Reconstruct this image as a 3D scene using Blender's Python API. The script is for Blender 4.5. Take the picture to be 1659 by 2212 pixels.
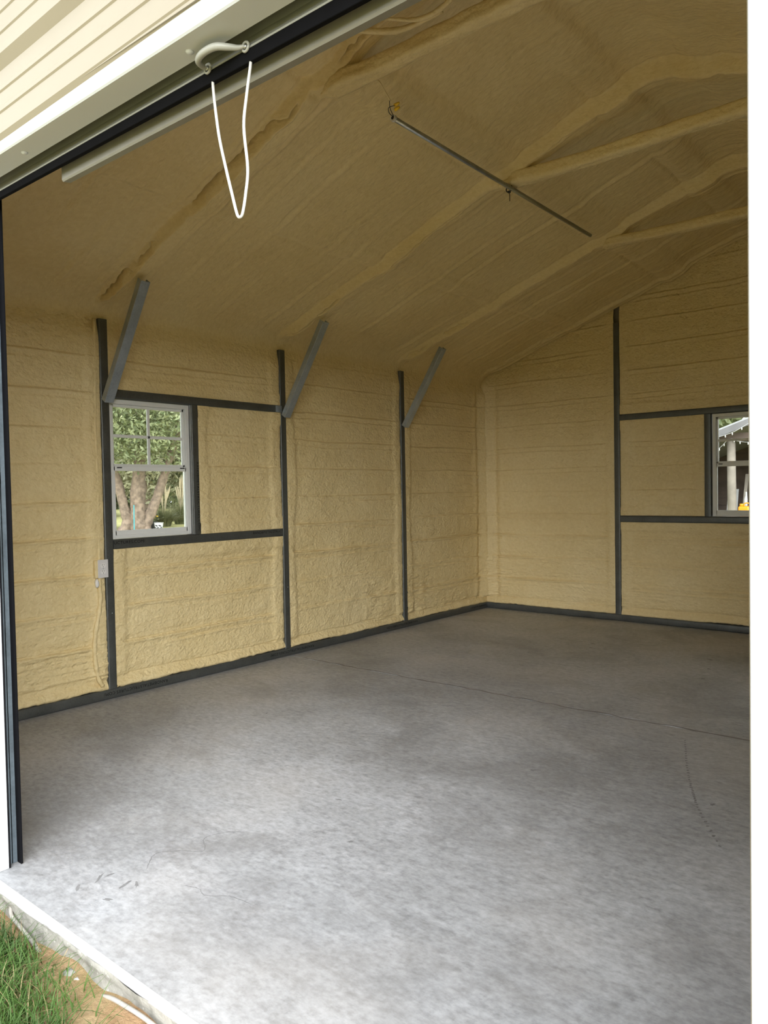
import bpy, math, random
import numpy as np
from mathutils import Vector, Matrix

for o in list(bpy.data.objects):
    bpy.data.objects.remove(o, do_unlink=True)
scn = bpy.context.scene
COL = scn.collection
random.seed(7)
RNG = np.random.default_rng(7)

# ------------------------------------------------------------------ camera
CAM = Vector((4.44889737, -7.03438082, 1.308))
yaw, pitch, roll = math.radians(40.01352), math.radians(-1.663942), math.radians(-1.027481)
fwd = Vector((-math.sin(yaw)*math.cos(pitch), math.cos(yaw)*math.cos(pitch), math.sin(pitch)))
rgt = Vector((math.cos(yaw), math.sin(yaw), 0.0))
upv = rgt.cross(fwd)
c_, s_ = math.cos(roll), math.sin(roll)
r2 = c_*rgt + s_*upv
u2 = -s_*rgt + c_*upv
cd = bpy.data.cameras.new('camera')
cd.sensor_fit = 'VERTICAL'
cd.sensor_height = 36.0
cd.lens = 1631.81/2212*36.0
cd.clip_end = 500
cam = bpy.data.objects.new('camera', cd)
M = Matrix((r2, u2, -fwd)).transposed().to_4x4()
M.translation = CAM
cam.matrix_world = M
COL.objects.link(cam)
scn.camera = cam

# ------------------------------------------------------------------ sky, exposure
w = bpy.data.worlds.new('overcast_sky')
w.use_nodes = True
scn.world = w
bg = w.node_tree.nodes['Background']
bg.inputs['Color'].default_value = (0.93, 0.97, 1.0, 1)
bg.inputs['Strength'].default_value = 0.8
vs = scn.view_settings
vs.view_transform = 'Standard'
vs.look = 'None'
vs.gamma = 1.0
vs.use_curve_mapping = False
vs.exposure = 1.85
scn.cycles.max_bounces = 6
scn.cycles.diffuse_bounces = 4
scn.cycles.glossy_bounces = 2
scn.cycles.transmission_bounces = 2
scn.cycles.caustics_reflective = False
scn.cycles.caustics_refractive = False
scn.cycles.adaptive_threshold = 0.05
# wide low sun, a bright-sky stand-in added to fill the room from front-right
SUN_AZ, SUN_EL = math.radians(50), math.radians(17)
sdir = Vector((math.sin(SUN_AZ)*math.cos(SUN_EL), -math.cos(SUN_AZ)*math.cos(SUN_EL), math.sin(SUN_EL)))
sd = bpy.data.lights.new('sky_fill_sun', 'SUN')
sd.energy = 3.2
sd.angle = math.radians(75)
sd.color = (0.97, 0.985, 1.0)
so = bpy.data.objects.new('sky_fill_sun', sd)
so.rotation_euler = sdir.to_track_quat('Z', 'Y').to_euler()
so.location = sdir*20
COL.objects.link(so)

# ------------------------------------------------------------------ helpers
def link(o, parent=None):
    COL.objects.link(o)
    if parent is not None:
        o.parent = parent
    return o

def mesh_obj(name, verts, faces, mat, parent=None, smooth=False):
    me = bpy.data.meshes.new(name)
    me.from_pydata([tuple(v) for v in verts], [], faces)
    me.update()
    if mat is not None:
        me.materials.append(mat)
    if smooth:
        me.polygons.foreach_set('use_smooth', [True]*len(me.polygons))
    return link(bpy.data.objects.new(name, me), parent)

def quads_obj(name, V, F, mat, parent=None, smooth=True):
    """fast numpy path: V (n,3), F (m,4)"""
    V = np.asarray(V, dtype=np.float32)
    F = np.asarray(F, dtype=np.int32)
    k = F.shape[1]
    me = bpy.data.meshes.new(name)
    me.vertices.add(len(V))
    me.vertices.foreach_set('co', V.ravel())
    me.loops.add(F.size)
    me.loops.foreach_set('vertex_index', F.ravel())
    me.polygons.add(len(F))
    me.polygons.foreach_set('loop_start', np.arange(0, F.size, k, dtype=np.int32))
    me.polygons.foreach_set('loop_total', np.full(len(F), k, dtype=np.int32))
    me.update(calc_edges=True)
    me.validate()
    if smooth:
        me.polygons.foreach_set('use_smooth', np.ones(len(F), dtype=bool))
    me.materials.append(mat)
    return link(bpy.data.objects.new(name, me), parent)

def grid_faces(nu, nv, flip=False):
    i = np.arange(nu-1)[:, None]*nv + np.arange(nv-1)[None, :]
    i = i.ravel()
    f = np.stack([i, i+nv, i+nv+1, i+1], 1)
    return f[:, ::-1] if flip else f

def empty(name, loc=(0, 0, 0)):
    o = bpy.data.objects.new(name, None)
    o.location = loc
    o.empty_display_size = 0.1
    COL.objects.link(o)
    return o

def tag(o, label, cat, group=None, kind=None):
    o['label'] = label
    o['category'] = cat
    if group:
        o['group'] = group
    if kind:
        o['kind'] = kind
    return o

def struct(o, label=None, cat=None):
    o['kind'] = 'structure'
    if label:
        o['label'] = label
    if cat:
        o['category'] = cat
    return o

class MB:
    """collects simple solids into one mesh"""
    def __init__(self):
        self.v = []
        self.f = []
    def box(self, a, b):
        x0, y0, z0 = a; x1, y1, z1 = b
        n = len(self.v)
        self.v += [(x0,y0,z0),(x1,y0,z0),(x1,y1,z0),(x0,y1,z0),(x0,y0,z1),(x1,y0,z1),(x1,y1,z1),(x0,y1,z1)]
        self.f += [tuple(n+i for i in q) for q in ((0,3,2,1),(4,5,6,7),(0,1,5,4),(1,2,6,5),(2,3,7,6),(3,0,4,7))]
        return self
    def prism(self, rings):
        """list of closed rings (same count), capped"""
        n0 = len(self.v); k = len(rings[0])
        for r in rings:
            self.v += [tuple(p) for p in r]
        for j in range(len(rings)-1):
            for i in range(k):
                a = n0+j*k+i; b = n0+j*k+(i+1) % k
                self.f.append((a, b, b+k, a+k))
        self.f.append(tuple(n0+i for i in reversed(range(k))))
        self.f.append(tuple(n0+(len(rings)-1)*k+i for i in range(k)))
        return self
    def tube(self, pts, r, k=10):
        pts = [Vector(p) for p in pts]
        rad = r if isinstance(r, (list, tuple)) else [r]*len(pts)
        rings = []
        ref = Vector((0.123, 0.31, 0.94)).normalized()
        t0 = (pts[1]-pts[0]).normalized()
        nrm = t0.cross(ref)
        if nrm.length < 1e-3:
            nrm = t0.cross(Vector((1, 0, 0)))
        nrm.normalize()
        for i, p in enumerate(pts):
            t = (pts[min(i+1, len(pts)-1)]-pts[max(i-1, 0)]).normalized()
            nrm = (nrm - t*nrm.dot(t)).normalized()
            bi = t.cross(nrm)
            rings.append([p + (nrm*math.cos(2*math.pi*a/k)+bi*math.sin(2*math.pi*a/k))*rad[i] for a in range(k)])
        return self.prism(rings)
    def build(self, name, mat, parent=None, smooth=False, bevel=0.0, seg=2):
        o = mesh_obj(name, self.v, self.f, mat, parent, smooth)
        if bevel:
            m = o.modifiers.new('bevel', 'BEVEL')
            m.width = bevel; m.segments = seg; m.limit_method = 'ANGLE'; m.angle_limit = math.radians(35)
            o.data.polygons.foreach_set('use_smooth', [True]*len(o.data.polygons))
            mn = o.modifiers.new('wn', 'WEIGHTED_NORMAL'); mn.keep_sharp = True
        return o

def bez(p0, p1, p2, n):
    t = np.linspace(0, 1, n)[:, None]
    return (1-t)**2*np.array(p0)+2*(1-t)*t*np.array(p1)+t*t*np.array(p2)

def smooth_path(pts, n=8):
    """Catmull-Rom"""
    P = [np.array(p, float) for p in pts]
    P = [2*P[0]-P[1]]+P+[2*P[-1]-P[-2]]
    out = []
    for i in range(1, len(P)-2):
        for t in np.linspace(0, 1, n, endpoint=False):
            a, b, c, d = P[i-1], P[i], P[i+1], P[i+2]
            out.append(0.5*((2*b)+(-a+c)*t+(2*a-5*b+4*c-d)*t*t+(-a+3*b-3*c+d)*t**3))
    out.append(P[-2])
    return [tuple(p) for p in out]

def _hash(ix, iy, seed):
    h = (ix.astype(np.int64)*374761393 + iy.astype(np.int64)*668265263 + seed*1442695041) & 0xffffffff
    h = ((h ^ (h >> 13))*1274126177) & 0xffffffff
    h = (h ^ (h >> 16)) & 0xffff
    return h.astype(np.float64)/65535.0*2-1

def vn(x, y, seed=0):
    x = np.asarray(x, float); y = np.asarray(y, float)
    x, y = np.broadcast_arrays(x, y)
    ix = np.floor(x); iy = np.floor(y)
    fx = x-ix; fy = y-iy
    fx = fx*fx*fx*(fx*(fx*6-15)+10); fy = fy*fy*fy*(fy*(fy*6-15)+10)
    a = _hash(ix, iy, seed); b = _hash(ix+1, iy, seed); c = _hash(ix, iy+1, seed); d = _hash(ix+1, iy+1, seed)
    return (a*(1-fx)+b*fx)*(1-fy)+(c*(1-fx)+d*fx)*fy

def fbm(x, y, seed=0, oct=3):
    s = 0; amp = 1
    for k in range(oct):
        s = s+amp*vn(x*2**k, y*2**k, seed+k*17); amp *= 0.5
    return s

def sst(a, b, x):
    t = np.clip((x-a)/(b-a), 0, 1)
    return t*t*(3-2*t)

# ------------------------------------------------------------------ materials
def new_mat(name):
    m = bpy.data.materials.new(name)
    m.use_nodes = True
    nt = m.node_tree
    return m, nt, nt.nodes['Principled BSDF']

def N(nt, typ, **kw):
    n = nt.nodes.new(typ)
    for k, v in kw.items():
        if k.startswith('i_'):
            n.inputs[k[2:].replace('_', ' ')].default_value = v
        else:
            setattr(n, k, v)
    return n

def noise(nt, vec, scale, detail=4, rough=0.55, dist=0.0):
    n = nt.nodes.new('ShaderNodeTexNoise')
    n.inputs['Scale'].default_value = scale
    n.inputs['Detail'].default_value = detail
    n.inputs['Roughness'].default_value = rough
    n.inputs['Distortion'].default_value = dist
    nt.links.new(vec, n.inputs['Vector'])
    return n.outputs['Fac']

def ramp(nt, fac, stops):
    r = nt.nodes.new('ShaderNodeValToRGB')
    while len(r.color_ramp.elements) < len(stops):
        r.color_ramp.elements.new(0.5)
    for e, (p, c) in zip(r.color_ramp.elements, stops):
        e.position = p
        e.color = (*c, 1) if len(c) == 3 else c
    nt.links.new(fac, r.inputs['Fac'])
    return r.outputs['Color']

def mixc(nt, fac, a, b, blend='MIX'):
    m = nt.nodes.new('ShaderNodeMix')
    m.data_type = 'RGBA'
    m.blend_type = blend
    for s, v in ((m.inputs[0], fac), (m.inputs[6], a), (m.inputs[7], b)):
        if isinstance(v, bpy.types.NodeSocket):
            nt.links.new(v, s)
        elif isinstance(v, (int, float)):
            s.default_value = v
        else:
            s.default_value = (*v, 1)
    return m.outputs[2]

def mathn(nt, op, a, b=None, clamp=False):
    m = nt.nodes.new('ShaderNodeMath')
    m.operation = op
    m.use_clamp = clamp
    for s, v in ((m.inputs[0], a), (m.inputs[1], b)):
        if v is None:
            continue
        if isinstance(v, bpy.types.NodeSocket):
            nt.links.new(v, s)
        else:
            s.default_value = v
    return m.outputs[0]

def wpos(nt, scale=(1, 1, 1)):
    g = nt.nodes.new('ShaderNodeNewGeometry')
    mp = nt.nodes.new('ShaderNodeMapping')
    mp.inputs['Scale'].default_value = scale
    nt.links.new(g.outputs['Position'], mp.inputs['Vector'])
    return mp.outputs['Vector']

def bump(nt, bsdf, height, strength=0.3, dist=0.01):
    b = nt.nodes.new('ShaderNodeBump')
    b.inputs['Strength'].default_value = strength
    b.inputs['Distance'].default_value = dist
    nt.links.new(height, b.inputs['Height'])
    nt.links.new(b.outputs['Normal'], bsdf.inputs['Normal'])

def simple(name, col, rough=0.5, metal=0.0, var=0.06, scale=20, spec=0.5, bmp=0.0):
    m, nt, b = new_mat(name)
    p = wpos(nt)
    f = noise(nt, p, scale, 4)
    lo = tuple(max(0, c*(1-var)) for c in col); hi = tuple(min(1, c*(1+var)) for c in col)
    nt.links.new(ramp(nt, f, [(0.3, lo), (0.7, hi)]), b.inputs['Base Color'])
    b.inputs['Roughness'].default_value = rough
    b.inputs['Metallic'].default_value = metal
    b.inputs['Specular IOR Level'].default_value = spec
    if bmp:
        bump(nt, b, noise(nt, p, scale*4, 3), bmp, 0.004)
    return m

def make_foam(name, stretch, strength=0.45):
    m, nt, b = new_mat(name)
    p = wpos(nt)
    f = noise(nt, p, 1.6, 3, 0.6)
    base = ramp(nt, f, [(0.25, (0.70, 0.55, 0.275)), (0.5, (0.76, 0.61, 0.325)), (0.75, (0.80, 0.66, 0.375))])
    f2 = noise(nt, p, 34, 1)
    base = mixc(nt, 0.25, base, ramp(nt, f2, [(0.3, (0.66, 0.50, 0.23)), (0.7, (0.84, 0.70, 0.39))]))
    nt.links.new(base, b.inputs['Base Color'])
    b.inputs['Roughness'].default_value = 0.52
    b.inputs['Specular IOR Level'].default_value = 0.4
    q = wpos(nt, stretch)
    h1 = noise(nt, q, 46, 2, 0.55)
    h3 = noise(nt, q, 14, 2, 0.6)
    h = mathn(nt, 'ADD', mathn(nt, 'MULTIPLY', h1, 0.75), mathn(nt, 'MULTIPLY', h3, 0.9))
    bump(nt, b, h, strength, 0.018)
    return m

FOAM = make_foam('spray_foam', (1, 1, 1.25), 0.75)
FOAMC = make_foam('spray_foam_ceiling', (0.6, 1.2, 1), 0.42)
FOAMP = make_foam('spray_foam_smooth', (1, 1, 1), 0.55)

def make_galv(name, col, rough, metal):
    m, nt, b = new_mat(name)
    p = wpos(nt)
    f = noise(nt, p, 9, 5, 0.6)
    f2 = noise(nt, wpos(nt, (30, 30, 30)), 3, 2)
    c = ramp(nt, f, [(0.3, tuple(x*0.8 for x in col)), (0.7, tuple(x*1.15 for x in col))])
    c = mixc(nt, 0.15, c, ramp(nt, f2, [(0.35, tuple(x*0.6 for x in col)), (0.65, tuple(x*1.4 for x in col))]))
    nt.links.new(c, b.inputs['Base Color'])
    nt.links.new(ramp(nt, f, [(0.3, (rough*0.85,)*3), (0.7, (rough*1.15,)*3)]), b.inputs['Roughness'])
    b.inputs['Metallic'].default_value = metal
    return m

STEEL = make_galv('galvanized_tube', (0.105, 0.11, 0.103), 0.42, 0.55)
BRACE = make_galv('galvanized_channel', (0.36, 0.40, 0.43), 0.4, 0.5)
EMT = make_galv('conduit_steel', (0.36, 0.37, 0.36), 0.32, 0.9)
GUIDE = make_galv('guide_steel', (0.17, 0.21, 0.24), 0.4, 0.6)
WHITE = simple('white_trim', (0.52, 0.54, 0.55), 0.35, var=0.02, scale=6)
CREAM = simple('cream_cladding', (0.235, 0.202, 0.143), 0.38, var=0.02, scale=5)
DOORG = simple('door_bar_grey', (0.30, 0.30, 0.265), 0.4, 0.0, var=0.03, scale=6)
ANGLE = simple('inner_angle_grey', (0.19, 0.182, 0.155), 0.45, var=0.05)
RUBBER = simple('black_rubber', (0.005, 0.005, 0.006), 0.85, var=0.1, spec=0.05)
ROPE = simple('white_cord', (0.52, 0.51, 0.475), 0.7, var=0.05, scale=300, bmp=0.4)
VINYL = simple('white_vinyl', (0.74, 0.75, 0.72), 0.4, var=0.02)
PLASTIC = simple('grey_white_plastic', (0.66, 0.64, 0.62), 0.35, var=0.02)
RECEP = simple('white_receptacle', (0.78, 0.76, 0.72), 0.3, var=0.02)
BLACK = simple('black', (0.01, 0.01, 0.01), 0.5, var=0.0)
INK = simple('black_ink', (0.006, 0.006, 0.006), 0.8, var=0.0, spec=0.1)
YELLOW = simple('yellow_plastic', (0.85, 0.55, 0.03), 0.4, var=0.05)
ORANGE = simple('orange_plastic', (0.75, 0.30, 0.015), 0.4, var=0.05)
BARK = simple('bark', (0.165, 0.122, 0.09), 0.9, var=0.45, scale=6, bmp=0.6)
WOOD = simple('weathered_wood', (0.20, 0.175, 0.15), 0.85, var=0.25, scale=5)
WOODG = simple('grey_fascia_board', (0.13, 0.125, 0.13), 0.8, var=0.15, scale=5)
WOODD = simple('dark_barn_boards', (0.085, 0.062, 0.053), 0.85, var=0.35, scale=5)
POSTW = simple('pale_log', (0.19, 0.165, 0.135), 0.85, var=0.2, scale=6)
ROOFM = simple('grey_metal_roof', (0.30, 0.30, 0.31), 0.45, var=0.08)
TEAL = simple('teal_metal', (0.03, 0.24, 0.27), 0.5)
POTW = simple('white_pot', (0.42, 0.42, 0.42), 0.5)
POTB = simple('black_pot', (0.02, 0.02, 0.02), 0.6)
PLUME = simple('pampas_plume', (0.46, 0.39, 0.26), 0.9, var=0.15)
BULB = simple('lamp_bulb', (0.6, 0.6, 0.58), 0.2)

def leafmat(name, lo, hi, trans=0.35):
    m, nt, b = new_mat(name)
    f = noise(nt, wpos(nt), 2.3, 3)
    c = ramp(nt, f, [(0.3, lo), (0.7, hi)])
    nt.links.new(c, b.inputs['Base Color'])
    b.inputs['Roughness'].default_value = 0.6
    t = nt.nodes.new('ShaderNodeBsdfTranslucent')
    nt.links.new(c, t.inputs['Color'])
    mx = nt.nodes.new('ShaderNodeMixShader')
    mx.inputs[0].default_value = trans
    nt.links.new(b.outputs[0], mx.inputs[1]); nt.links.new(t.outputs[0], mx.inputs[2])
    nt.links.new(mx.outputs[0], nt.nodes['Material Output'].inputs['Surface'])
    return m
LEAF = leafmat('leaf', (0.07, 0.10, 0.04), (0.29, 0.31, 0.16))
LEAF2 = leafmat('leaf_dark', (0.05, 0.07, 0.03), (0.17, 0.19, 0.09))
LEAF3 = leafmat('leaf_pale', (0.15, 0.15, 0.08), (0.32, 0.31, 0.19))
GRASS = leafmat('grass_blade', (0.035, 0.085, 0.014), (0.10, 0.19, 0.035), 0.3)
DRY = leafmat('dry_grass', (0.28, 0.20, 0.09), (0.42, 0.33, 0.18), 0.2)
PAMPG = leafmat('pampas_blade', (0.10, 0.115, 0.05), (0.24, 0.235, 0.12), 0.3)

def make_glass():
    m, nt, b = new_mat('window_glass')
    nt.nodes.remove(b)
    t = nt.nodes.new('ShaderNodeBsdfTransparent'); t.inputs[0].default_value = (0.95, 0.97, 0.96, 1)
    g = nt.nodes.new('ShaderNodeBsdfGlossy'); g.inputs['Roughness'].default_value = 0.03
    fr = nt.nodes.new('ShaderNodeFresnel'); fr.inputs[0].default_value = 1.3
    mx = nt.nodes.new('ShaderNodeMixShader')
    nt.links.new(fr.outputs[0], mx.inputs[0]); nt.links.new(t.outputs[0], mx.inputs[1]); nt.links.new(g.outputs[0], mx.inputs[2])
    nt.links.new(mx.outputs[0], nt.nodes['Material Output'].inputs['Surface'])
    return m
GLASS = make_glass()

def make_concrete():
    m, nt, b = new_mat('concrete_floor')
    p = wpos(nt)
    big = noise(nt, p, 0.55, 3, 0.6)
    med = noise(nt, wpos(nt, (1.0, 1.5, 1)), 3.2, 6, 0.68, 0.9)
    str_ = noise(nt, wpos(nt, (9, 16, 1)), 1.6, 4, 0.7)
    fine = noise(nt, p, 60, 2)
    c = ramp(nt, med, [(0.28, (0.17, 0.17, 0.172)), (0.45, (0.31, 0.312, 0.315)), (0.60, (0.41, 0.415, 0.425)), (0.8, (0.50, 0.51, 0.525))])
    c = mixc(nt, 0.5, c, ramp(nt, str_, [(0.30, (0.13, 0.13, 0.132)), (0.45, (0.30, 0.302, 0.305)), (0.55, (0.41, 0.415, 0.42)), (0.72, (0.56, 0.565, 0.58))]))
    st2 = noise(nt, wpos(nt, (22, 36, 1)), 1.3, 4, 0.7)
    c = mixc(nt, 0.35, c, ramp(nt, st2, [(0.33, (0.12, 0.12, 0.12)), (0.5, (0.38, 0.385, 0.39)), (0.68, (0.60, 0.605, 0.62))]))
    c = mixc(nt, 0.85, c, ramp(nt, big, [(0.32, (0.27, 0.27, 0.27)), (0.5, (0.5, 0.5, 0.5)), (0.68, (0.68, 0.68, 0.69))]), 'OVERLAY')
    dk = noise(nt, wpos(nt, (1.0, 1.25, 1)), 1.25, 6, 0.72, 0.5)
    c = mixc(nt, ramp(nt, dk, [(0.50, (0, 0, 0)), (0.64, (0.5, 0.5, 0.5))]), c, (0.165, 0.16, 0.155))
    warm = noise(nt, p, 1.1, 3)
    c = mixc(nt, ramp(nt, warm, [(0.5, (0, 0, 0)), (0.85, (0.5, 0.5, 0.5))]), c, (0.40, 0.355, 0.30))
    c = mixc(nt, 0.15, c, ramp(nt, fine, [(0.3, (0.25, 0.25, 0.25)), (0.7, (0.55, 0.55, 0.55))]))
    c = mixc(nt, 1.0, c, (0.93, 0.93, 0.94), 'MULTIPLY')
    nt.links.new(c, b.inputs['Base Color'])
    nt.links.new(ramp(nt, med, [(0.3, (0.42,)*3), (0.7, (0.6,)*3)]), b.inputs['Roughness'])
    b.inputs['Specular IOR Level'].default_value = 0.45
    bump(nt, b, mathn(nt, 'ADD', str_, mathn(nt, 'MULTIPLY', fine, 0.5)), 0.12, 0.004)
    return m
CONC = make_concrete()
CEDGE = simple('smooth_cement_edge', (0.50, 0.49, 0.475), 0.6, var=0.08, scale=18, bmp=0.2)

def make_slabface():
    m, nt, b = new_mat('rough_slab_face')
    p = wpos(nt)
    f = noise(nt, p, 14, 6, 0.7)
    c = ramp(nt, f, [(0.3, (0.17, 0.165, 0.14)), (0.55, (0.29, 0.28, 0.245)), (0.8, (0.38, 0.37, 0.33))])
    v = nt.nodes.new('ShaderNodeTexVoronoi'); v.inputs['Scale'].default_value = 45
    nt.links.new(p, v.inputs['Vector'])
    c = mixc(nt, ramp(nt, v.outputs['Distance'], [(0.08, (0.7, 0.7, 0.7)), (0.17, (0, 0, 0))]), c, (0.55, 0.54, 0.5))
    nt.links.new(c, b.inputs['Base Color'])
    b.inputs['Roughness'].default_value = 0.85
    bump(nt, b, noise(nt, p, 70, 4), 0.6, 0.005)
    return m
SLABF = make_slabface()
PIPEM = simple('dusty_white_pipe', (0.34, 0.315, 0.28), 0.6, var=0.12, scale=25)
STAIN = simple('crack_dark', (0.20, 0.197, 0.195), 0.8, var=0.2, scale=30)
SEAM = simple('joint_dark', (0.19, 0.175, 0.165), 0.85, var=0.25, scale=8)

def make_ground():
    m, nt, b = new_mat('sandy_ground')
    p = wpos(nt)
    f = noise(nt, p, 7, 6, 0.65)
    sand = ramp(nt, f, [(0.3, (0.36, 0.215, 0.105)), (0.55, (0.52, 0.345, 0.195)), (0.8, (0.62, 0.45, 0.28))])
    g = noise(nt, p, 0.45, 5, 0.6)
    lawn = ramp(nt, noise(nt, p, 3.0, 5), [(0.3, (0.28, 0.28, 0.10)), (0.7, (0.48, 0.44, 0.21))])
    # distance from the building decides bare sand or lawn
    ge = nt.nodes.new('ShaderNodeNewGeometry')
    d = nt.nodes.new('ShaderNodeVectorMath'); d.operation = 'DISTANCE'
    nt.links.new(ge.outputs['Position'], d.inputs[0]); d.inputs[1].default_value = (3, -3.5, 0)
    k = mathn(nt, 'ADD', mathn(nt, 'MULTIPLY', d.outputs['Value'], 0.12), mathn(nt, 'MULTIPLY', g, 0.9))
    k = ramp(nt, k, [(0.88, (0, 0, 0)), (1.0, (1, 1, 1))])
    nt.links.new(mixc(nt, k, sand, lawn), b.inputs['Base Color'])
    b.inputs['Roughness'].default_value = 0.95
    b.inputs['Specular IOR Level'].default_value = 0.1
    bump(nt, b, noise(nt, p, 38, 6, 0.75), 1.0, 0.025)
    return m
GROUND = make_ground()

# ------------------------------------------------------------------ building numbers (metres)
# x = 0 inner face of the left wall's tubes, y = 0 inner face of the back wall's tubes
BW = 5.93                 # inner width
RX = BW/2                 # ridge
Y1, Y2, Y3 = -4.472, -2.9485, -1.433
HW = 0.030                # half tube
ZR = 0.0624               # rail top
H1, H2, S1, S2 = 1.988, 1.931, 1.019, 0.9585     # window header tube / sill tube
YSA, YSB = -3.819, -3.762                        # stud beside window 1
X4A, X4B = 1.4567, 1.5156                        # back post
X5A, X5B = 2.2954, 2.3560                        # stud beside window 2
XW2 = 2.985
ZTOP = 2.425
YF = -5.90                # inner face of front wall
DL, DR = 1.737, 4.187     # door opening
GZ = -0.085
def ceil_z(x):
    return 2.546+0.348*(x if x < RX else BW-x)

# ------------------------------------------------------------------ ground
gx = np.concatenate([np.linspace(-110, -1, 30), np.linspace(-0.5, 6.5, 141), np.linspace(8, 60, 14)])
gy = np.concatenate([np.linspace(-60, -9, 14), np.linspace(-8.4, -5.0, 86), np.linspace(-4, 100, 30)])
GX, GY = np.meshgrid(gx, gy, indexing='ij')
near = np.exp(-(((GX-3)/6)**2+((GY+3)/6)**2))
GZv = -0.25+0.165*np.clip(near*1.6, 0, 1)
GZv += 0.012*fbm(GX*3, GY*3, 3, 3)*(near > 0.02)+0.006*vn(GX*16, GY*16, 9)*(near > 0.1)
GZv += 0.02*np.exp(-((GX-2.75)/0.3)**2-((GY+6.0)/0.2)**2)
GZv -= 0.12*((GX > -0.3) & (GX < 6.2) & (GY > -5.9) & (GY < 0.2))
g = quads_obj('ground', np.stack([GX, GY, GZv], -1).reshape(-1, 3), grid_faces(len(gx), len(gy)), GROUND)
struct(g, 'bare orange sandy soil running out into a mown lawn around the shed', 'ground')

# ------------------------------------------------------------------ slab floor
def floor_profile():
    top = [(0.10, -0.2), (0.10, 0.0), (-2.932, 0.0), (-2.9345, -0.006), (-2.9395, -0.006), (-2.942, 0.0), (-5.948, 0.0)]
    return top
xs = [-0.10, BW+0.10]
V = []; F = []
pf = floor_profile()+[(-5.948, -0.2)]
for x in xs:
    for (y, z) in pf:
        V.append((x, y, z))
k = len(pf)
F = [(i, i+k, i+1+k, i+1) for i in range(k-1)]
floor = mesh_obj('floor', V, F, CONC)
struct(floor, 'mottled grey concrete slab floor with a saw-cut joint', 'floor')
# rounded nose of the slab, slightly wavy
ux = np.linspace(-0.1, BW+0.1, 320)
nose = [(-5.944, 0.0004), (-5.950, 0.0), (-5.957, -0.002), (-5.963, -0.006), (-5.9665, -0.011), (-5.967, -0.016), (-5.945, -0.026)]
P = np.zeros((len(ux), len(nose), 3))
for j, (y, z) in enumerate(nose):
    wv = 0.0035*fbm(ux*5, ux*0+j*0.15, 4, 3)*(j > 0)
    P[:, j, 0] = ux; P[:, j, 1] = y+wv; P[:, j, 2] = z+0.001*vn(ux*30, ux*0+j, 5)*(j > 1)
quads_obj('slab_edge', P.reshape(-1, 3), grid_faces(len(ux), len(nose)), CEDGE, floor)
fz = np.linspace(-0.012, -0.2, 20)
P = np.zeros((len(ux), len(fz), 3))
for j, z in enumerate(fz):
    P[:, j, 0] = ux; P[:, j, 1] = -5.962+0.004*fbm(ux*9, ux*0+z*40, 6, 3)+0.004*math.sin(z*90)-0.004*(j > 14); P[:, j, 2] = z
quads_obj('slab_face', P.reshape(-1, 3), grid_faces(len(ux), len(fz)), SLABF, floor)
# hairline cracks and scuffs lying in the slab surface
def crack(pts, wd, mat, name='crack', seed=0):
    pts = smooth_path(pts, 10)
    V = []; F = []
    rr = random.Random(seed)
    for i, p in enumerate(pts):
        a = np.array(pts[max(i-1, 0)]); b = np.array(pts[min(i+1, len(pts)-1)])
        d = b-a; d = d/np.linalg.norm(d); n = np.array((-d[1], d[0]))
        h = wd*(0.5+rr.random())*0.5*min(1, i/3+0.1, (len(pts)-1-i)/3+0.1)
        off = (rr.random()-0.5)*wd*1.5
        q = np.array(p)+n*off
        V += [(q[0]+n[0]*h, q[1]+n[1]*h, 0.0006), (q[0]-n[0]*h, q[1]-n[1]*h, 0.0006)]
    F = [(2*i, 2*i+1, 2*i+3, 2*i+2) for i in range(len(pts)-1)]
    return mesh_obj(name, V, F, mat, floor)
crack([(2.13, -5.596), (2.052, -5.508), (2.10, -5.44), (2.172, -5.384), (2.10, -5.33), (2.092, -5.291), (2.13, -5.222), (2.2, -5.18)], 0.0022, STAIN, seed=1)
crack([(2.317, -5.575), (2.379, -5.556), (2.42, -5.57), (2.453, -5.556), (2.503, -5.52), (2.6, -5.51)], 0.002, STAIN, seed=2)
crack([(3.02, -2.7), (2.2, -2.3), (1.4, -2.1)], 0.002, STAIN, seed=5)
# the dotted line towards the right jamb
V = []; F = []
dp = smooth_path([(3.152, -3.129), (3.24, -3.38), (3.33, -3.618), (3.40, -3.78), (3.474, -3.938), (3.63, -4.206)], 8)
for i, p in enumerate(dp):
    n0 = len(V); a0 = random.random()*6
    for q in range(7):
        a = a0+q*6.283/7; r = 0.003+0.005*random.random()
        V.append((p[0]+r*math.cos(a), p[1]+1.4*r*math.sin(a), 0.0007))
    F.append(tuple(range(n0, n0+7)))
mesh_obj('drip_marks', V, F, STAIN, floor)
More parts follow.
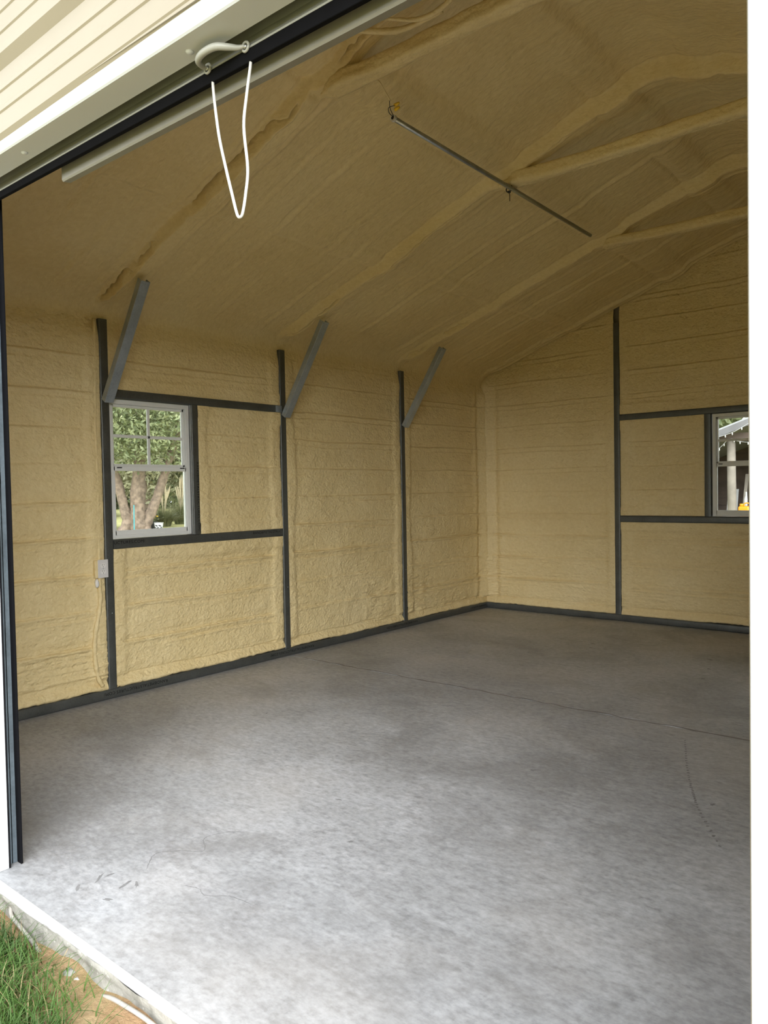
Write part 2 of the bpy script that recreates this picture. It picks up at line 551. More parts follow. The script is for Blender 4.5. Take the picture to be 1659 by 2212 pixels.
# dark bleed along the saw cut
crack([(0.1, -2.92), (0.6, -2.93), (1.3, -2.937), (1.9, -2.937), (2.6, -2.937), (3.3, -2.937), (4.4, -2.937), (5.8, -2.937)], 0.014, SEAM, 'joint_stain', 3)
V = []; F = []
for (x, y, a, b_, t) in [(2.74, -3.95, .025, .007, .6), (3.5, -3.85, .014, .010, 1.2), (2.25, -4.75, .022, .005, .3), (1.05, -4.1, .018, .005, 2.0), (2.55, -5.0, .012, .007, 1.0),
                         (2.045, -5.72, .035, .006, 2.2), (2.06, -5.69, .02, .004, 1.5), (2.16, -5.70, .04, .007, 1.9), (2.19, -5.67, .02, .005, 2.6), (2.05, -5.80, .022, .006, 2.4), (2.2, -5.78, .018, .007, .4),
                         (2.7, -1.2, .02, .014, 0), (2.78, -1.5, .022, .012, 0), (2.83, -1.8, .02, .012, 0.3), (1.75, -1.15, .02, .012, 0), (1.8, -1.3, .018, .012, .5)]:
    n0 = len(V)
    for q in range(14):
        u = q*6.283/14; r = 0.45+0.9*random.random()
        px, py = a*r*math.cos(u), b_*r*math.sin(u)
        V.append((x+px*math.cos(t)-py*math.sin(t), y+px*math.sin(t)+py*math.cos(t), 0.0007))
    F.append(tuple(range(n0, n0+14)))
mesh_obj('scuff_marks', V, F, STAIN, floor)

# ------------------------------------------------------------------ foam walls
ZK = [0.130+0.2286*k_ for k_ in range(16)]

def foam_panel(parent, kind, a0, a1, z0, z1, seed, left='post', right='post', bottom='rail', top='tube', ztopf=None, rough_low=1.0, mat=FOAM):
    """kind: 'L' left wall (a = y, normal +x), 'B' back wall (a = x, normal -y), 'R' right wall, 'F' front wall"""
    na = max(8, int((a1-a0)/0.016)+1); nz = max(8, int(((z1 or 3.4)-z0)/0.0055)+1)
    A, T = np.meshgrid(np.linspace(a0, a1, na), np.linspace(0, 1, nz), indexing='ij')
    zt = z1 if ztopf is None else ztopf(A)
    Z = z0+(zt-z0)*T
    dl = A-a0; dr = a1-A
    dt = zt-Z; db = Z-z0
    d = np.full(A.shape, -0.022)
    d += 0.006*fbm(A*2.2, Z*2.6, seed, 3)+0.0022*vn(A*9, Z*14, seed+3)
    # picture-framed perimeter
    nz_ = 0.02*vn(A*3+5, Z*3, seed+8)
    def frame(dist, kindp):
        if kindp == 'post' or kindp == 'tube':
            return 0.013*(1-sst(0.075, 0.105, dist+nz_)) - 0.004*(1-sst(0.0, 0.014, dist))
        if kindp == 'corner':
            u = np.clip(dist-0.03, 0, 0.4)
            return 0.046*np.exp(-(u/0.062)**2)-0.010*np.exp(-((u-0.115)/0.02)**2)+0.008*np.exp(-((u-0.17)/0.03)**2)
        return 0*dist
    fade = np.ones(A.shape)
    for dist, kp in ((dl, left), (dr, right)):
        d += frame(dist, kp)
        if kp != 'none':
            fade *= sst(0.05, 0.15, dist+nz_)*0.85+0.15
    if top == 'tube':
        d += frame(dt, 'tube')*0.7
        fade *= sst(0.03, 0.10, dt)
    if bottom == 'tube':
        d += frame(db, 'tube')*0.7
        fade *= sst(0.03, 0.10, db)
    # lap lines telegraphing through from the cladding
    for i, zk in enumerate(ZK):
        wob = 0.008*vn(A*1.7, A*0+i*3.1, seed+20)+0.003*vn(A*9, A*0+i*1.7, seed+21)
        am = np.clip(0.85+0.6*vn(A*1.3, A*0+i*5.3, seed+22), 0.25, 1.6)*fade*(1.5 if zk < 1.1 else 1.15)
        t = Z-(zk+wob)
        d += am*(-0.0095*np.exp(-(t/0.0055)**2)+0.0075*np.exp(-((t+0.014)/0.011)**2)-0.004*np.exp(-((t-0.02)/0.02)**2))
        t2 = Z-(zk-0.048+wob*1.3)
        am2 = (1.4 if zk < 1.1 else 1.0)*np.clip(0.4+0.8*vn(A*1.1+9, A*0+i*2.3, seed+23), 0, 1.2)*fade
        d += am2*(-0.007*np.exp(-(t2/0.0055)**2)+0.005*np.exp(-((t2+0.012)/0.009)**2))
    # drips and wrinkles, stronger low down
    low = (1-sst(0.25, 0.75, Z))*rough_low+0.12
    wr = fbm(A*7+1.5*vn(A*2, Z*5, seed+31), Z*30, seed+30, 3)
    d += low*0.0085*np.abs(wr)*np.clip(0.6+vn(A*2.2, Z*4, seed+32), 0, 1.4)
    wr2 = fbm(A*22, Z*34, seed+35, 2)
    d += 0.0017*wr2
    if bottom == 'rail':
        e = db+0.008*vn(A*4, A*0, seed+40)
        b = 1-sst(0.055, 0.07, e)
        d = d*(1-b)+b*(-0.001-0.030*sst(0.004, 0.072, e)-0.010*(1-sst(0.0, 0.010, db)))+0.002*b*vn(A*20, Z*30, seed+43)
        d -= 0.012*np.exp(-((e-0.070)/0.006)**2)
        Z = Z+(1-sst(0, 0.03, db))*(0.005*vn(A*6, A*0, seed+41)+0.003*vn(A*40, A*0, seed+42))
    if top == 'ceil':
        b = sst(0.0, 0.14, dt)
        d = d*b+(1-b)*(-0.03)
    if kind == 'L':
        P = np.stack([d, A, Z], -1); fl = False
    elif kind == 'B':
        P = np.stack([A, -d, Z], -1); fl = False
    elif kind == 'R':
        P = np.stack([BW-d, A, Z], -1); fl = True
    else:
        P = np.stack([A, YF+d, Z], -1); fl = True
    return quads_obj('foam_panel', P.reshape(-1, 3), grid_faces(na, nz, fl), mat, parent)

wl = struct(empty('wall_left'), 'left wall of beige spray foam between dark steel posts', 'wall')
foam_panel(wl, 'L', YF, Y1-HW, 0.063, ZTOP, 100, left='corner', top='ceil')
foam_panel(wl, 'L', Y1+HW, Y2-HW, H1, ZTOP, 101, bottom='tube', top='ceil')
foam_panel(wl, 'L', YSB, Y2-HW, S1, H2, 102, bottom='tube')
foam_panel(wl, 'L', Y1+HW, Y2-HW, 0.063, S2, 103, rough_low=0.5)
foam_panel(wl, 'L', Y2+HW, Y3-HW, 0.063, ZTOP, 104, top='ceil')
foam_panel(wl, 'L', Y3+HW, 0.03, 0.063, ZTOP, 105, right='corner', top='ceil')
# foam behind posts above their sawn ends
# outer skin with a hole for the window
WY0, WY1, WZ0, WZ1 = Y1+HW, YSA, S1, H2
skin = MB()
skin.box((-0.085, -6.0, -0.05), (-0.065, WY0, 2.62)).box((-0.085, WY1, -0.05), (-0.065, 0.08, 2.62))
skin.box((-0.085, WY0, -0.05), (-0.065, WY1, WZ0)).box((-0.085, WY0, WZ1), (-0.065, WY1, 2.62))
skin.build('cladding', CREAM, wl)

wb = struct(empty('wall_back'), 'gable end wall of ribbed beige spray foam at the far end', 'wall')
def gab(A):
    return np.where(A < RX, 2.546+0.348*A, 2.546+0.348*(BW-A))+0.01
foam_panel(wb, 'B', -0.03, X4A, 0.063, None, 200, left='corner', top='ceil', ztopf=gab, rough_low=1.5)
foam_panel(wb, 'B', X4B, BW, H1+0.004, None, 201, right='none', bottom='tube', top='ceil', ztopf=gab)
foam_panel(wb, 'B', X4B, X5A, S1+0.003, H2+0.003, 202, bottom='tube')
foam_panel(wb, 'B', X4B, BW, 0.063, S2, 203, right='corner', rough_low=0.9)
foam_panel(wb, 'B', XW2+0.06, BW, S1, H2, 204, right='corner', bottom='tube')
skin = MB()
W2X0, W2X1 = X5B, XW2
skin.box((-0.085, 0.065, -0.05), (W2X0, 0.085, 2.55)).box((W2X1, 0.065, -0.05), (BW+0.085, 0.085, 2.55))
skin.box((W2X0, 0.065, -0.05), (W2X1, 0.085, S1)).box((W2X0, 0.065, H2), (W2X1, 0.085, 2.55))
skin.prism([[(-0.085, 0.065, 2.55), (BW+0.085, 0.065, 2.55), (RX, 0.065, 3.66)], [(-0.085, 0.085, 2.55), (BW+0.085, 0.085, 2.55), (RX, 0.085, 3.66)]])
skin.build('cladding', CREAM, wb)

wr_ = struct(empty('wall_right'), 'right side wall of spray foam, hidden behind the jamb', 'wall')
foam_panel(wr_, 'R', YF, 0.0, 0.0, ZTOP, 300, left='none', right='corner', bottom='none', top='ceil')
MB().box((BW+0.065, -6.0, -0.05), (BW+0.085, 0.08, 2.62)).build('cladding', CREAM, wr_)

# front wall: inner foam, outer ribbed cladding
wf = struct(empty('wall_front'), 'front wall of cream ribbed metal cladding above the door opening', 'wall')
foam_panel(wf, 'F', 0.0, DL-0.07, 0.0, ZTOP+0.05, 400, left='none', right='none', bottom='none', top='none')
foam_panel(wf, 'F', DR+0.07, BW, 0.0, ZTOP+0.05, 401, left='none', right='none', bottom='none', top='none')
foam_panel(wf, 'F', 0.0, BW, ZTOP+0.05, None, 402, left='none', right='none', bottom='none', top='none', ztopf=lambda A: gab(A)+0.02)

def rib_profile(z0, z1):
    """(z, y offset outward) samples of the cladding section"""
    pts = [(z0, 0.0)]
    k0 = int((z0-3)/0.2286)-2
    for i in range(-14, 8):
        zb = 2.590+0.2286*i
        for dz, dy in ((-0.001, 0.0), (0.028, 0.019), (0.050, 0.019), (0.062, 0.0),
                       (0.104, 0.0), (0.109, 0.0035), (0.121, 0.0035), (0.126, 0.0),
                       (0.164, 0.0), (0.169, 0.0035), (0.181, 0.0035), (0.186, 0.0)):
            z = zb+dz
            if z0 < z < z1:
                pts.append((z, dy))
    pts.append((z1, 0.0))
    return pts
def clad(name, z0, z1, xl, xr):
    V = []; F = []
    pts = rib_profile(z0, z1)
    for (z, dy) in pts:
        V += [(xl(z), -5.990-dy, z), (xr(z), -5.990-dy, z)]
    F = [(2*i, 2*i+1, 2*i+3, 2*i+2) for i in range(len(pts)-1)]
    return mesh_obj(name, V, F, CREAM, wf)
clad('cladding', 2.36, 3.64, lambda z: max(-0.085, (z-2.62)/0.348), lambda z: min(BW+0.085, BW-(z-2.62)/0.348))
clad('cladding', -0.03, 2.36, lambda z: -0.085, lambda z: DL-0.09)
clad('cladding', -0.03, 2.36, lambda z: DR+0.09, lambda z: BW+0.085)
MB().box((-0.085, -5.985, -0.02), (DL-0.06, -5.97, 2.36)).box((DR+0.06, -5.985, -0.02), (BW+0.085, -5.97, 2.36)).prism(
    [[(-0.085, -5.985, 2.40), (BW+0.085, -5.985, 2.40), (BW+0.085, -5.985, 2.58), (RX, -5.985, 3.64), (-0.085, -5.985, 2.58)],
     [(-0.085, -5.96, 2.40), (BW+0.085, -5.96, 2.40), (BW+0.085, -5.96, 2.58), (RX, -5.96, 3.64), (-0.085, -5.96, 2.58)]]).build('backing', CREAM, wf)

# ------------------------------------------------------------------ ceiling foam
half = [tuple(p) for p in bez((-0.03, ZTOP), (-0.03, 2.535), (0.17, 2.546+0.348*0.17), 22)]
nline = 290
line = [(x, 2.546+0.348*x) for x in np.linspace(0.17, RX-0.17, nline)[1:-1]]
apex = [tuple(p) for p in bez((RX-0.17, 2.546+0.348*(RX-0.17)), (RX, 2.546+0.348*RX), (RX+0.17, 2.546+0.348*(RX-0.17)), 22)]
prof = half+line+apex
prof += [(BW-x, z) for (x, z) in reversed(half[::2]+line[::4])]
prof = np.array(prof)
tan = np.concatenate([prof[1:2]-prof[0:1], prof[2:]-prof[:-2], prof[-1:]-prof[-2:-1]])
tan /= np.linalg.norm(tan, axis=1)[:, None]
nrm = np.stack([tan[:, 1], -tan[:, 0]], 1)       # pointing into the room
ribs = [-5.93, Y1, Y2, Y3, -0.02]
ys = [np.linspace(-5.99, 0.03, 580)]
for r in ribs:
    ys.append(np.linspace(r-0.10, r+0.04, 64)); ys.append(np.linspace(r+0.045, r+0.16, 20))
ys = np.unique(np.concatenate(ys).round(4))
ys = ys[(ys >= -5.99) & (ys <= 0.03)]
XX = prof[:, 0][:, None]+0*ys[None, :]
XR = np.where(XX < RX, XX, BW-XX)              # mirrored distance from the eave
YY = ys[None, :]+0*prof[:, 0][:, None]
D = 0.013*fbm(XX*1.3, YY*1.5, 50, 3)+0.004*vn(XX*6, YY*6, 51)+0.0024*fbm(XX*16, YY*24, 57, 2)
D *= sst(-0.03, 0.12, XR)
eave = sst(0.0, 0.25, XR)
# sheet ribs running up the slope
for k in range(27):
    yk = -5.95+0.2286*k
    am = np.clip(0.5+0.9*vn(XX*0.8, XX*0+k*3.7, 52), 0, 1.3)*eave
    t = YY-(yk+0.01*vn(XX*1.5, XX*0+k, 53))
    D += am*(0.009*np.exp(-(t/0.014)**2)-0.006*np.exp(-((t+0.03)/0.018)**2))
# hat channels running along the building
for (xh, wdt, amp) in ((1.05, 0.06, 0.016), (2.06, 0.10, 0.032), (2.72, 0.08, 0.026)):
    t = XR-(xh+0.015*vn(YY*1.5, YY*0+xh, 54))
    D += amp*(1-sst(0.55, 1.5, np.abs(t)/wdt))*(0.75+0.45*vn(YY*1.6, XX*2, 55))
    D -= amp*0.35*np.exp(-((t+wdt*1.35)/0.018)**2)*np.clip(0.4+vn(YY*2.6, YY*0+xh, 56), 0, 1)
# foam lapped over the bows
for i, yr in enumerate(ribs):
    wob = 0.010*vn(XX*1.6, XX*0+i*7, 60)+0.004*vn(XX*9, XX*0+i*7, 61)
    dy = YY-yr-wob
    ap = np.exp(-((XX-RX)/0.42)**2)
    amp = (0.056+0.010*vn(XX*2.3, XX*0+i, 62)+0.035*ap)*sst(-0.03, 0.12, XR)*(0.4 if i == 4 else 1.0)
    ww = 0.070+0.008*vn(XX*3, XX*0+i*4, 63)+0.01*ap
    bumpv = 1-sst(0.45, 1.0, np.abs(dy)/ww)
    D += amp*bumpv
    D += 0.022*sst(0.02, 0.2, XR)*np.exp(-(dy/0.16)**2)
    # splits along the near flank of each bow
    cw = -0.048+0.016*vn(XX*2.1, XX*0+i*5, 64)+0.009*vn(XX*12, XX*0+i*5, 65)+0.005*vn(XX*34, XX*0+i*5, 67)
    if i == 2:
        cw = -0.02+0.012*vn(XX*2.1, XX*0+i*5, 64)+0.009*vn(XX*12, XX*0+i*5, 65)+0.005*vn(XX*34, XX*0+i*5, 67)
    rng = {0: [(0.5, 1.2)], 1: [(0.04, 0.42), (0.46, 0.72), (0.98, 1.86), (2.1, 2.5)], 2: [(0.05, 0.36), (0.40, 0.66), (0.86, 1.72), (2.3, 2.46)], 3: [(0.05, 0.34), (0.5, 0.8)], 4: [(0.12, 1.2)]}[i]
    msk = np.zeros(XX.shape)
    for (a, b) in rng:
        msk = np.maximum(msk, sst(a, a+0.06, XX)*(1-sst(b-0.08, b, XX)))
    msk *= np.clip(0.75+0.8*vn(XX*3.3, XX*0+i*3, 66), 0.25, 1.0)
    t = YY-yr-cw
    D += msk*(-0.075*np.exp(-(t/0.0042)**2)+0.009*np.exp(-((t-0.012)/0.009)**2)+0.006*np.exp(-((t+0.014)/0.010)**2))
P = np.stack([XX+nrm[:, 0][:, None]*D, YY, prof[:, 1][:, None]+nrm[:, 1][:, None]*D], -1)
ceiling = quads_obj('ceiling', P.reshape(-1, 3), grid_faces(len(prof), len(ys)), FOAMC)
struct(ceiling, 'pitched ceiling coated in beige spray foam over arched steel bows', 'ceiling')
# roof sheets outside
roof = MB()
for s in (0, 1):
    f = (lambda x: x) if s == 0 else (lambda x: BW-x)
    a = [(f(-0.2), -6.15, 2.60-0.07), (f(-0.2), 0.2, 2.60-0.07), (f(-0.2), 0.2, 2.62-0.07), (f(-0.2), -6.15, 2.62-0.07)]
    b = [(f(RX), -6.15, 3.66), (f(RX), 0.2, 3.66), (f(RX), 0.2, 3.68), (f(RX), -6.15, 3.68)]
    roof.prism([a, b])
struct(roof.build('roof', WHITE), 'pitched metal roof above the foam', 'roof')

# ------------------------------------------------------------------ steel frame
def tube_mb(p0, p1, w_, d_, axis, r=0.009, mb=None):
    """square tube with rounded corners. axis 'x','y','z': long axis; (w_, d_) sizes of the other two; p0,p1 centre-line ends"""
    mb = mb or MB()
    ring = []
    for (sx, sy, a0) in ((1, 1, 0), (-1, 1, 90), (-1, -1, 180), (1, -1, 270)):
        for k in range(4):
            a = math.radians(a0+k*30)
            ring.append((sx*(w_/2-r)+r*math.cos(a), sy*(d_/2-r)+r*math.sin(a)))
    def place(p, uv):
        u, v = uv
        if axis == 'z':
            return (p[0]+u, p[1]+v, p[2])
        if axis == 'y':
            return (p[0]-u, p[1], p[2]+v)
        return (p[0], p[1]+u, p[2]+v)
    mb.prism([[place(p0, q) for q in ring], [place(p1, q) for q in ring]])
    return mb

def tube_obj(name, p0, p1, w_, d_, axis, mat=STEEL, parent=None):
    o = tube_mb(p0, p1, w_, d_, axis).build(name, mat, parent)
    for p in o.data.polygons:
        p.use_smooth = len(p.vertices) == 4 and p.area < 0.02*max(1e-9, 1)
    o.data.polygons.foreach_set('use_smooth', [len(p.vertices) == 4 for p in o.data.polygons])
    m = o.modifiers.new('es', 'EDGE_SPLIT'); m.split_angle = math.radians(50)
    return o

def lettering(text, name, parent, mat4, height, width):
    cu = bpy.data.curves.new('lettering', 'FONT')
    cu.body = text
    cu.size = 1.0
    cu.space_character = 1.12
    tmp = bpy.data.objects.new('tmp', cu)
    COL.objects.link(tmp)
    dg = bpy.context.evaluated_depsgraph_get()
    me = bpy.data.meshes.new_from_object(tmp.evaluated_get(dg))
    bpy.data.objects.remove(tmp, do_unlink=True)
    n = len(me.vertices)
    co = np.zeros(n*3); me.vertices.foreach_get('co', co); co = co.reshape(-1, 3)
    x0, x1 = co[:, 0].min(), co[:, 0].max()
    co[:, 0] = (co[:, 0]-x0)/(x1-x0)*width
    co[:, 1] = co[:, 1]/0.7*height
    me.vertices.foreach_set('co', co.ravel())
    me.transform(mat4)
    me.materials.clear(); me.materials.append(INK)
    me.update()
    return link(bpy.data.objects.new(name, me), parent)
TXT = 'RANDBMETALSTRUCTURES.COM/'
TW = 0.468

# base rails
br = tube_obj('base_rail', (-HW, YF+0.03, ZR/2), (-HW, 0.0, ZR/2), 0.06, ZR, 'y')
tag(br, 'dark steel base tube lettered along the foot of the window-side left wall', 'rail')
for y0 in (-4.538, -3.137, -1.729, -0.33):
    # turned upside down: reading direction runs towards the front
    wid = TW if y0 < -1 else 0.30
    m = Matrix(((0, 0, 1, 0.0006), (-1, 0, 0, y0+TW), (0, -1, 0, 0.044), (0, 0, 0, 1)))
    # columns: x->-y, y->-z, z->x
    M4 = Matrix(((0, 0, 1, 0.0006), (-1, 0, 0, y0+wid), (0, -1, 0, 0.045), (0, 0, 0, 1)))
    lettering(TXT if y0 < -1 else TXT[:16], 'lettering', br, M4, 0.019, wid)
bb = tube_obj('base_rail', (0.0, HW, ZR/2), (BW, HW, ZR/2), 0.06, ZR, 'x')
tag(bb, 'grey steel base tube along the foot of the back gable wall', 'rail')

post_lab = ['dark steel post left of the window, nearest the door opening', 'dark steel post at the right end of the window bay', 'dark steel post nearest the back corner on the left wall']
for y, lab in zip((Y1, Y2, Y3), post_lab):
    p = tube_obj('steel_post', (-HW, y, ZR), (-HW, y, ZTOP), 0.06, 0.06, 'z')
    tag(p, lab, 'post', 'left wall posts')
    MB().tube([(0.0005, y+0.006, 0.55), (0.003, y+0.006, 0.55)], 0.0035, 8).build('screw_head', BRACE, p)
p = tube_obj('steel_post', (X4A/2+X4B/2, HW, ZR), (X4A/2+X4B/2, HW, 2.872), X4B-X4A, 0.06, 'z')
tag(p, 'tall grey steel post standing in the back gable wall', 'post')

hb = tube_obj('window_header_tube', (-HW, Y1+HW, (H1+H2)/2), (-HW, Y2-HW, (H1+H2)/2), 0.058, H1-H2, 'y')
tag(hb, 'dark horizontal steel tube above the left wall window', 'beam')
# small clip at its far end
MB().box((-0.002, Y2-HW-0.05, H2+0.004), (0.002, Y2-HW+0.012, H1-0.004)).build('clip_plate', BRACE, hb)
sb = tube_obj('window_sill_tube', (-HW, Y1+HW, (S1+S2)/2), (-HW, Y2-HW, (S1+S2)/2), 0.06, S1-S2, 'y')
tag(sb, 'dark lettered steel tube under the left wall window', 'beam')
def yplane(y0, z0):  # x->+y, y->+z, z->+x
    return Matrix(((0, 0, 1, 0.0006), (1, 0, 0, y0), (0, 1, 0, z0), (0, 0, 0, 1)))
lettering(TXT[13:], 'lettering', sb, yplane(-4.438, 0.990), 0.019, TW*12/25)
lettering(TXT[:16], 'lettering', sb, yplane(-3.284, 0.990), 0.019, TW*16.3/25)
st = tube_obj('window_stud', (-HW, (YSA+YSB)/2, S1), (-HW, (YSA+YSB)/2, H2), 0.06, YSB-YSA, 'z')
tag(st, 'dark upright steel stud with vertical lettering beside the left wall window', 'stud')
# reading downwards: x->-z, y->+y
lettering(TXT, 'lettering', st, Matrix(((0, 0, 1, 0.0006), (0, 1, 0, YSB-0.024), (-1, 0, 0, 1.528), (0, 0, 0, 1))), 0.018, 0.487)
hb2 = tube_obj('window_header_tube', (X4B, HW, (H1+H2)/2+0.003), (BW, HW, (H1+H2)/2+0.003), 0.058, H1-H2, 'x')
tag(hb2, 'grey horizontal steel tube above the back wall window', 'beam')
sb2 = tube_obj('window_sill_tube', (X4B, HW, (S1+S2)/2), (BW, HW, (S1+S2)/2), 0.06, S1-S2, 'x')
tag(sb2, 'grey horizontal steel tube under the back wall window', 'beam')
st2 = tube_obj('window_stud', ((X5A+X5B)/2, HW, S1), ((X5A+X5B)/2, HW, H2+0.003), X5B-X5A, 0.06, 'z')
tag(st2, 'grey upright steel stud on the left side of the back wall window', 'stud')
st3 = tube_obj('window_stud', (XW2+0.03, HW, S1), (XW2+0.03, HW, H2+0.003), 0.06, 0.06, 'z')
st3.parent = wb

# the unseen right side carries the same frame
tube_obj('base_rail', (BW+HW, YF+0.03, ZR/2), (BW+HW, 0.0, ZR/2), 0.06, ZR, 'y', parent=wr_)
for y in (Y1, Y2, Y3):
    tube_obj('post', (BW+HW, y, ZR), (BW+HW, y, ZTOP), 0.06, 0.06, 'z', parent=wr_)
tube_obj('post', (BW-1.486, HW-0.004, ZR), (BW-1.486, HW-0.004, 2.872), 0.059, 0.06, 'z', parent=wb)

# knee braces: channel with its back towards the room
def knee_brace(y, lab):
    P0 = np.array((0.045, 1.890)); P1 = np.array((0.492, 2.566))
    t = (P1-P0)/np.linalg.norm(P1-P0); n = np.array((-t[1], t[0]))
    hw = 0.030; dep = 0.046; th = 0.004
    root = empty('knee_brace', (0.03, y, 1.9))
    def bar(y0, y1, n0, n1, name, e0=0.0, e1=0.0):
        rings = []
        for (p, e) in ((P0, e0), (P1, e1)):
            q = [p+n*n0, p+n*n1]
            rings.append([(q[0][0]-0.03, y0-y, q[0][1]-1.9), (q[0][0]-0.03, y1-y, q[0][1]-1.9), (q[1][0]+t[0]*e-0.03, y1-y, q[1][1]+t[1]*e-1.9), (q[1][0]+t[0]*e-0.03, y0-y, q[1][1]+t[1]*e-1.9)])
        return MB().prism(rings).build(name, BRACE, root, bevel=0.0015, seg=2)
    bar(y-hw, y+hw, 0.0, th, 'web')
    bar(y-hw, y-hw+th, th, dep, 'flange')
    bar(y+hw-th, y+hw, th, dep, 'flange')
    for s in (0.03, 0.06):
        c = P0+t*s+n*0.02
        MB().tube([(c[0]-0.03, -hw-0.004, c[1]-1.9), (c[0]-0.03, -hw+0.001, c[1]-1.9)], 0.005, 8).build('screw_head', BRACE, root)
    return tag(root, lab, 'brace', 'knee braces')
knee_brace(Y1, 'grey steel knee brace above the left edge of the window')
knee_brace(Y2, 'middle grey steel knee brace, right of the window')
knee_brace(Y3, 'smallest, farthest grey steel knee brace near the back corner')

# collar ties, foam coated
def tie(y, seed, lab, z0, z1):
    xs = np.linspace(1.98, BW-1.98, 170)
    ang = np.linspace(0, 2*math.pi, 24, endpoint=False)
    hz = (z1-z0)/2; hy = 0.036; zc = (z0+z1)/2
    P = np.zeros((len(xs), 24, 3))
    for j, a in enumerate(ang):
        c, s = math.cos(a), math.sin(a)
        # superellipse section
        r = 1/((abs(c)**5+abs(s)**5)**0.2)
        wv = 1+0.10*fbm(xs*5, xs*0+j*0.35, seed, 3)+0.05*vn(xs*18, xs*0+j*0.9, seed+4)
        end = sst(0, 0.05, xs-1.98)*sst(0, 0.05, BW-1.98-xs)*0.5+0.5
        bulge = 1+0.45*np.exp(-((xs-2.1)/0.13)**2)+0.45*np.exp(-((BW-2.1-xs)/0.13)**2)
        P[:, j, 0] = xs; P[:, j, 1] = y+hy*c*r*wv*end*bulge
        P[:, j, 2] = zc+hz*s*r*wv*end+0.006*vn(xs*1.2, xs*0, seed+9)+0.02*(bulge-1)
    n = len(xs)
    F = []
    for i in range(n-1):
        for j in range(24):
            k = (j+1) % 24
            F.append((i*24+j, i*24+k, (i+1)*24+k, (i+1)*24+j))
    o = quads_obj('collar_tie', P.reshape(-1, 3), F, FOAMP)
    o.data.materials[0] = FOAMP
    return tag(o, lab, 'beam', 'foam coated collar ties')
tie(Y1, 501, 'foam-coated cross tie nearest the door opening', 3.108, 3.178)
tie(Y2, 502, 'middle foam-coated cross tie holding the conduit', 3.128, 3.205)
tie(Y3, 503, 'farthest foam-coated cross tie near the back gable wall', 3.122, 3.196)

# ------------------------------------------------------------------ windows
def window(root, orient, a0, a1, z0, z1, dep, muntins=True, seedlab=''):
    """orient 'L': spans y, normal +x, glass at x=-dep.  'B': spans x, normal -y, glass at y=+dep"""
    def B(mb, u0, u1, n0, n1, q0, q1):
        if orient == 'L':
            mb.box((-n1, u0, q0), (-n0, u1, q1))
        else:
            mb.box((u0, n0, q0), (u1, n1, q1))
        return mb
    zm = 1.487
    fw = 0.030
    # outer frame: four members
    for (u0, u1, q0, q1, nm) in ((a0, a0+fw, z0, z1, 'frame_side'), (a1-fw, a1, z0, z1, 'frame_side'), (a0+fw, a1-fw, z1-0.03, z1, 'frame_head'), (a0+fw, a1-fw, z0, z0+0.022, 'frame_sill')):
        B(MB(), u0, u1, dep-0.016, dep+0.03, q0, q1).build(nm, VINYL, root, bevel=0.002)
    # upper sash (outer track) and lower sash (inner track)
    s = 0.016
    up = MB()
    B(up, a0+fw, a0+fw+s, dep+0.004, dep+0.024, zm-0.012, z1-0.03); B(up, a1-fw-s, a1-fw, dep+0.004, dep+0.024, zm-0.012, z1-0.03)
    B(up, a0+fw, a1-fw, dep+0.004, dep+0.024, z1-0.048, z1-0.03); B(up, a0+fw, a1-fw, dep+0.004, dep+0.024, zm-0.004, zm+0.022)
    us = up.build('upper_sash', VINYL, root, bevel=0.002)
    ca = (a0+a1)/2; cz = (zm+z1-0.03)/2
    g_ = MB()
    B(g_, ca-0.009, ca+0.009, dep+0.006, dep+0.020, zm+0.02, z1-0.045).build('muntin', VINYL, us, bevel=0.002)
    B(MB(), a0+fw+s, a1-fw-s, dep+0.006, dep+0.020, cz-0.010, cz+0.010).build('muntin', VINYL, us, bevel=0.002)
    B(MB(), a0+fw+s, a1-fw-s, dep+0.012, dep+0.015, zm+0.02, z1-0.045).build('pane', GLASS, us)
    lo = MB()
    B(lo, a0+fw-0.004, a0+fw+0.010, dep-0.014, dep+0.004, z0+0.02, zm+0.01); B(lo, a1-fw-0.010, a1-fw+0.004, dep-0.014, dep+0.004, z0+0.02, zm+0.01)
    B(lo, a0+fw, a1-fw, dep-0.014, dep+0.004, z0+0.02, z0+0.052); B(lo, a0+fw, a1-fw, dep-0.014, dep+0.004, zm-0.024, zm+0.006)
    ls = lo.build('lower_sash', VINYL, root, bevel=0.002)
    for c in (a0+fw+0.045, a1-fw-0.03):
        B(MB(), c-0.022, c+0.012, dep-0.020, dep-0.013, zm-0.006, zm+0.001).build('sash_latch', BLACK, ls, bevel=0.001)
    B(MB(), a0+fw+0.008, a1-fw-0.008, dep-0.006, dep-0.003, z0+0.05, zm-0.02).build('pane', GLASS, ls)
    return root
w1 = struct(empty('window_1'), 'white single-hung window in the left wall with a gridded upper sash', 'window')
window(w1, 'L', Y1+HW+0.002, YSA-0.004, S1+0.004, H2-0.004, 0.042)
w2 = struct(empty('window_2'), 'white single-hung window in the back wall, cut by the right jamb', 'window')
window(w2, 'B', X5B+0.006, XW2-0.004, S1+0.004, H2, 0.03)
# bright metal flange strip by the stud of window 1
MB().box((-0.066, YSA-0.0025, S1+0.003), (-0.004, YSA-0.0002, H2-0.003)).build('jamb_flange', EMT, w1)

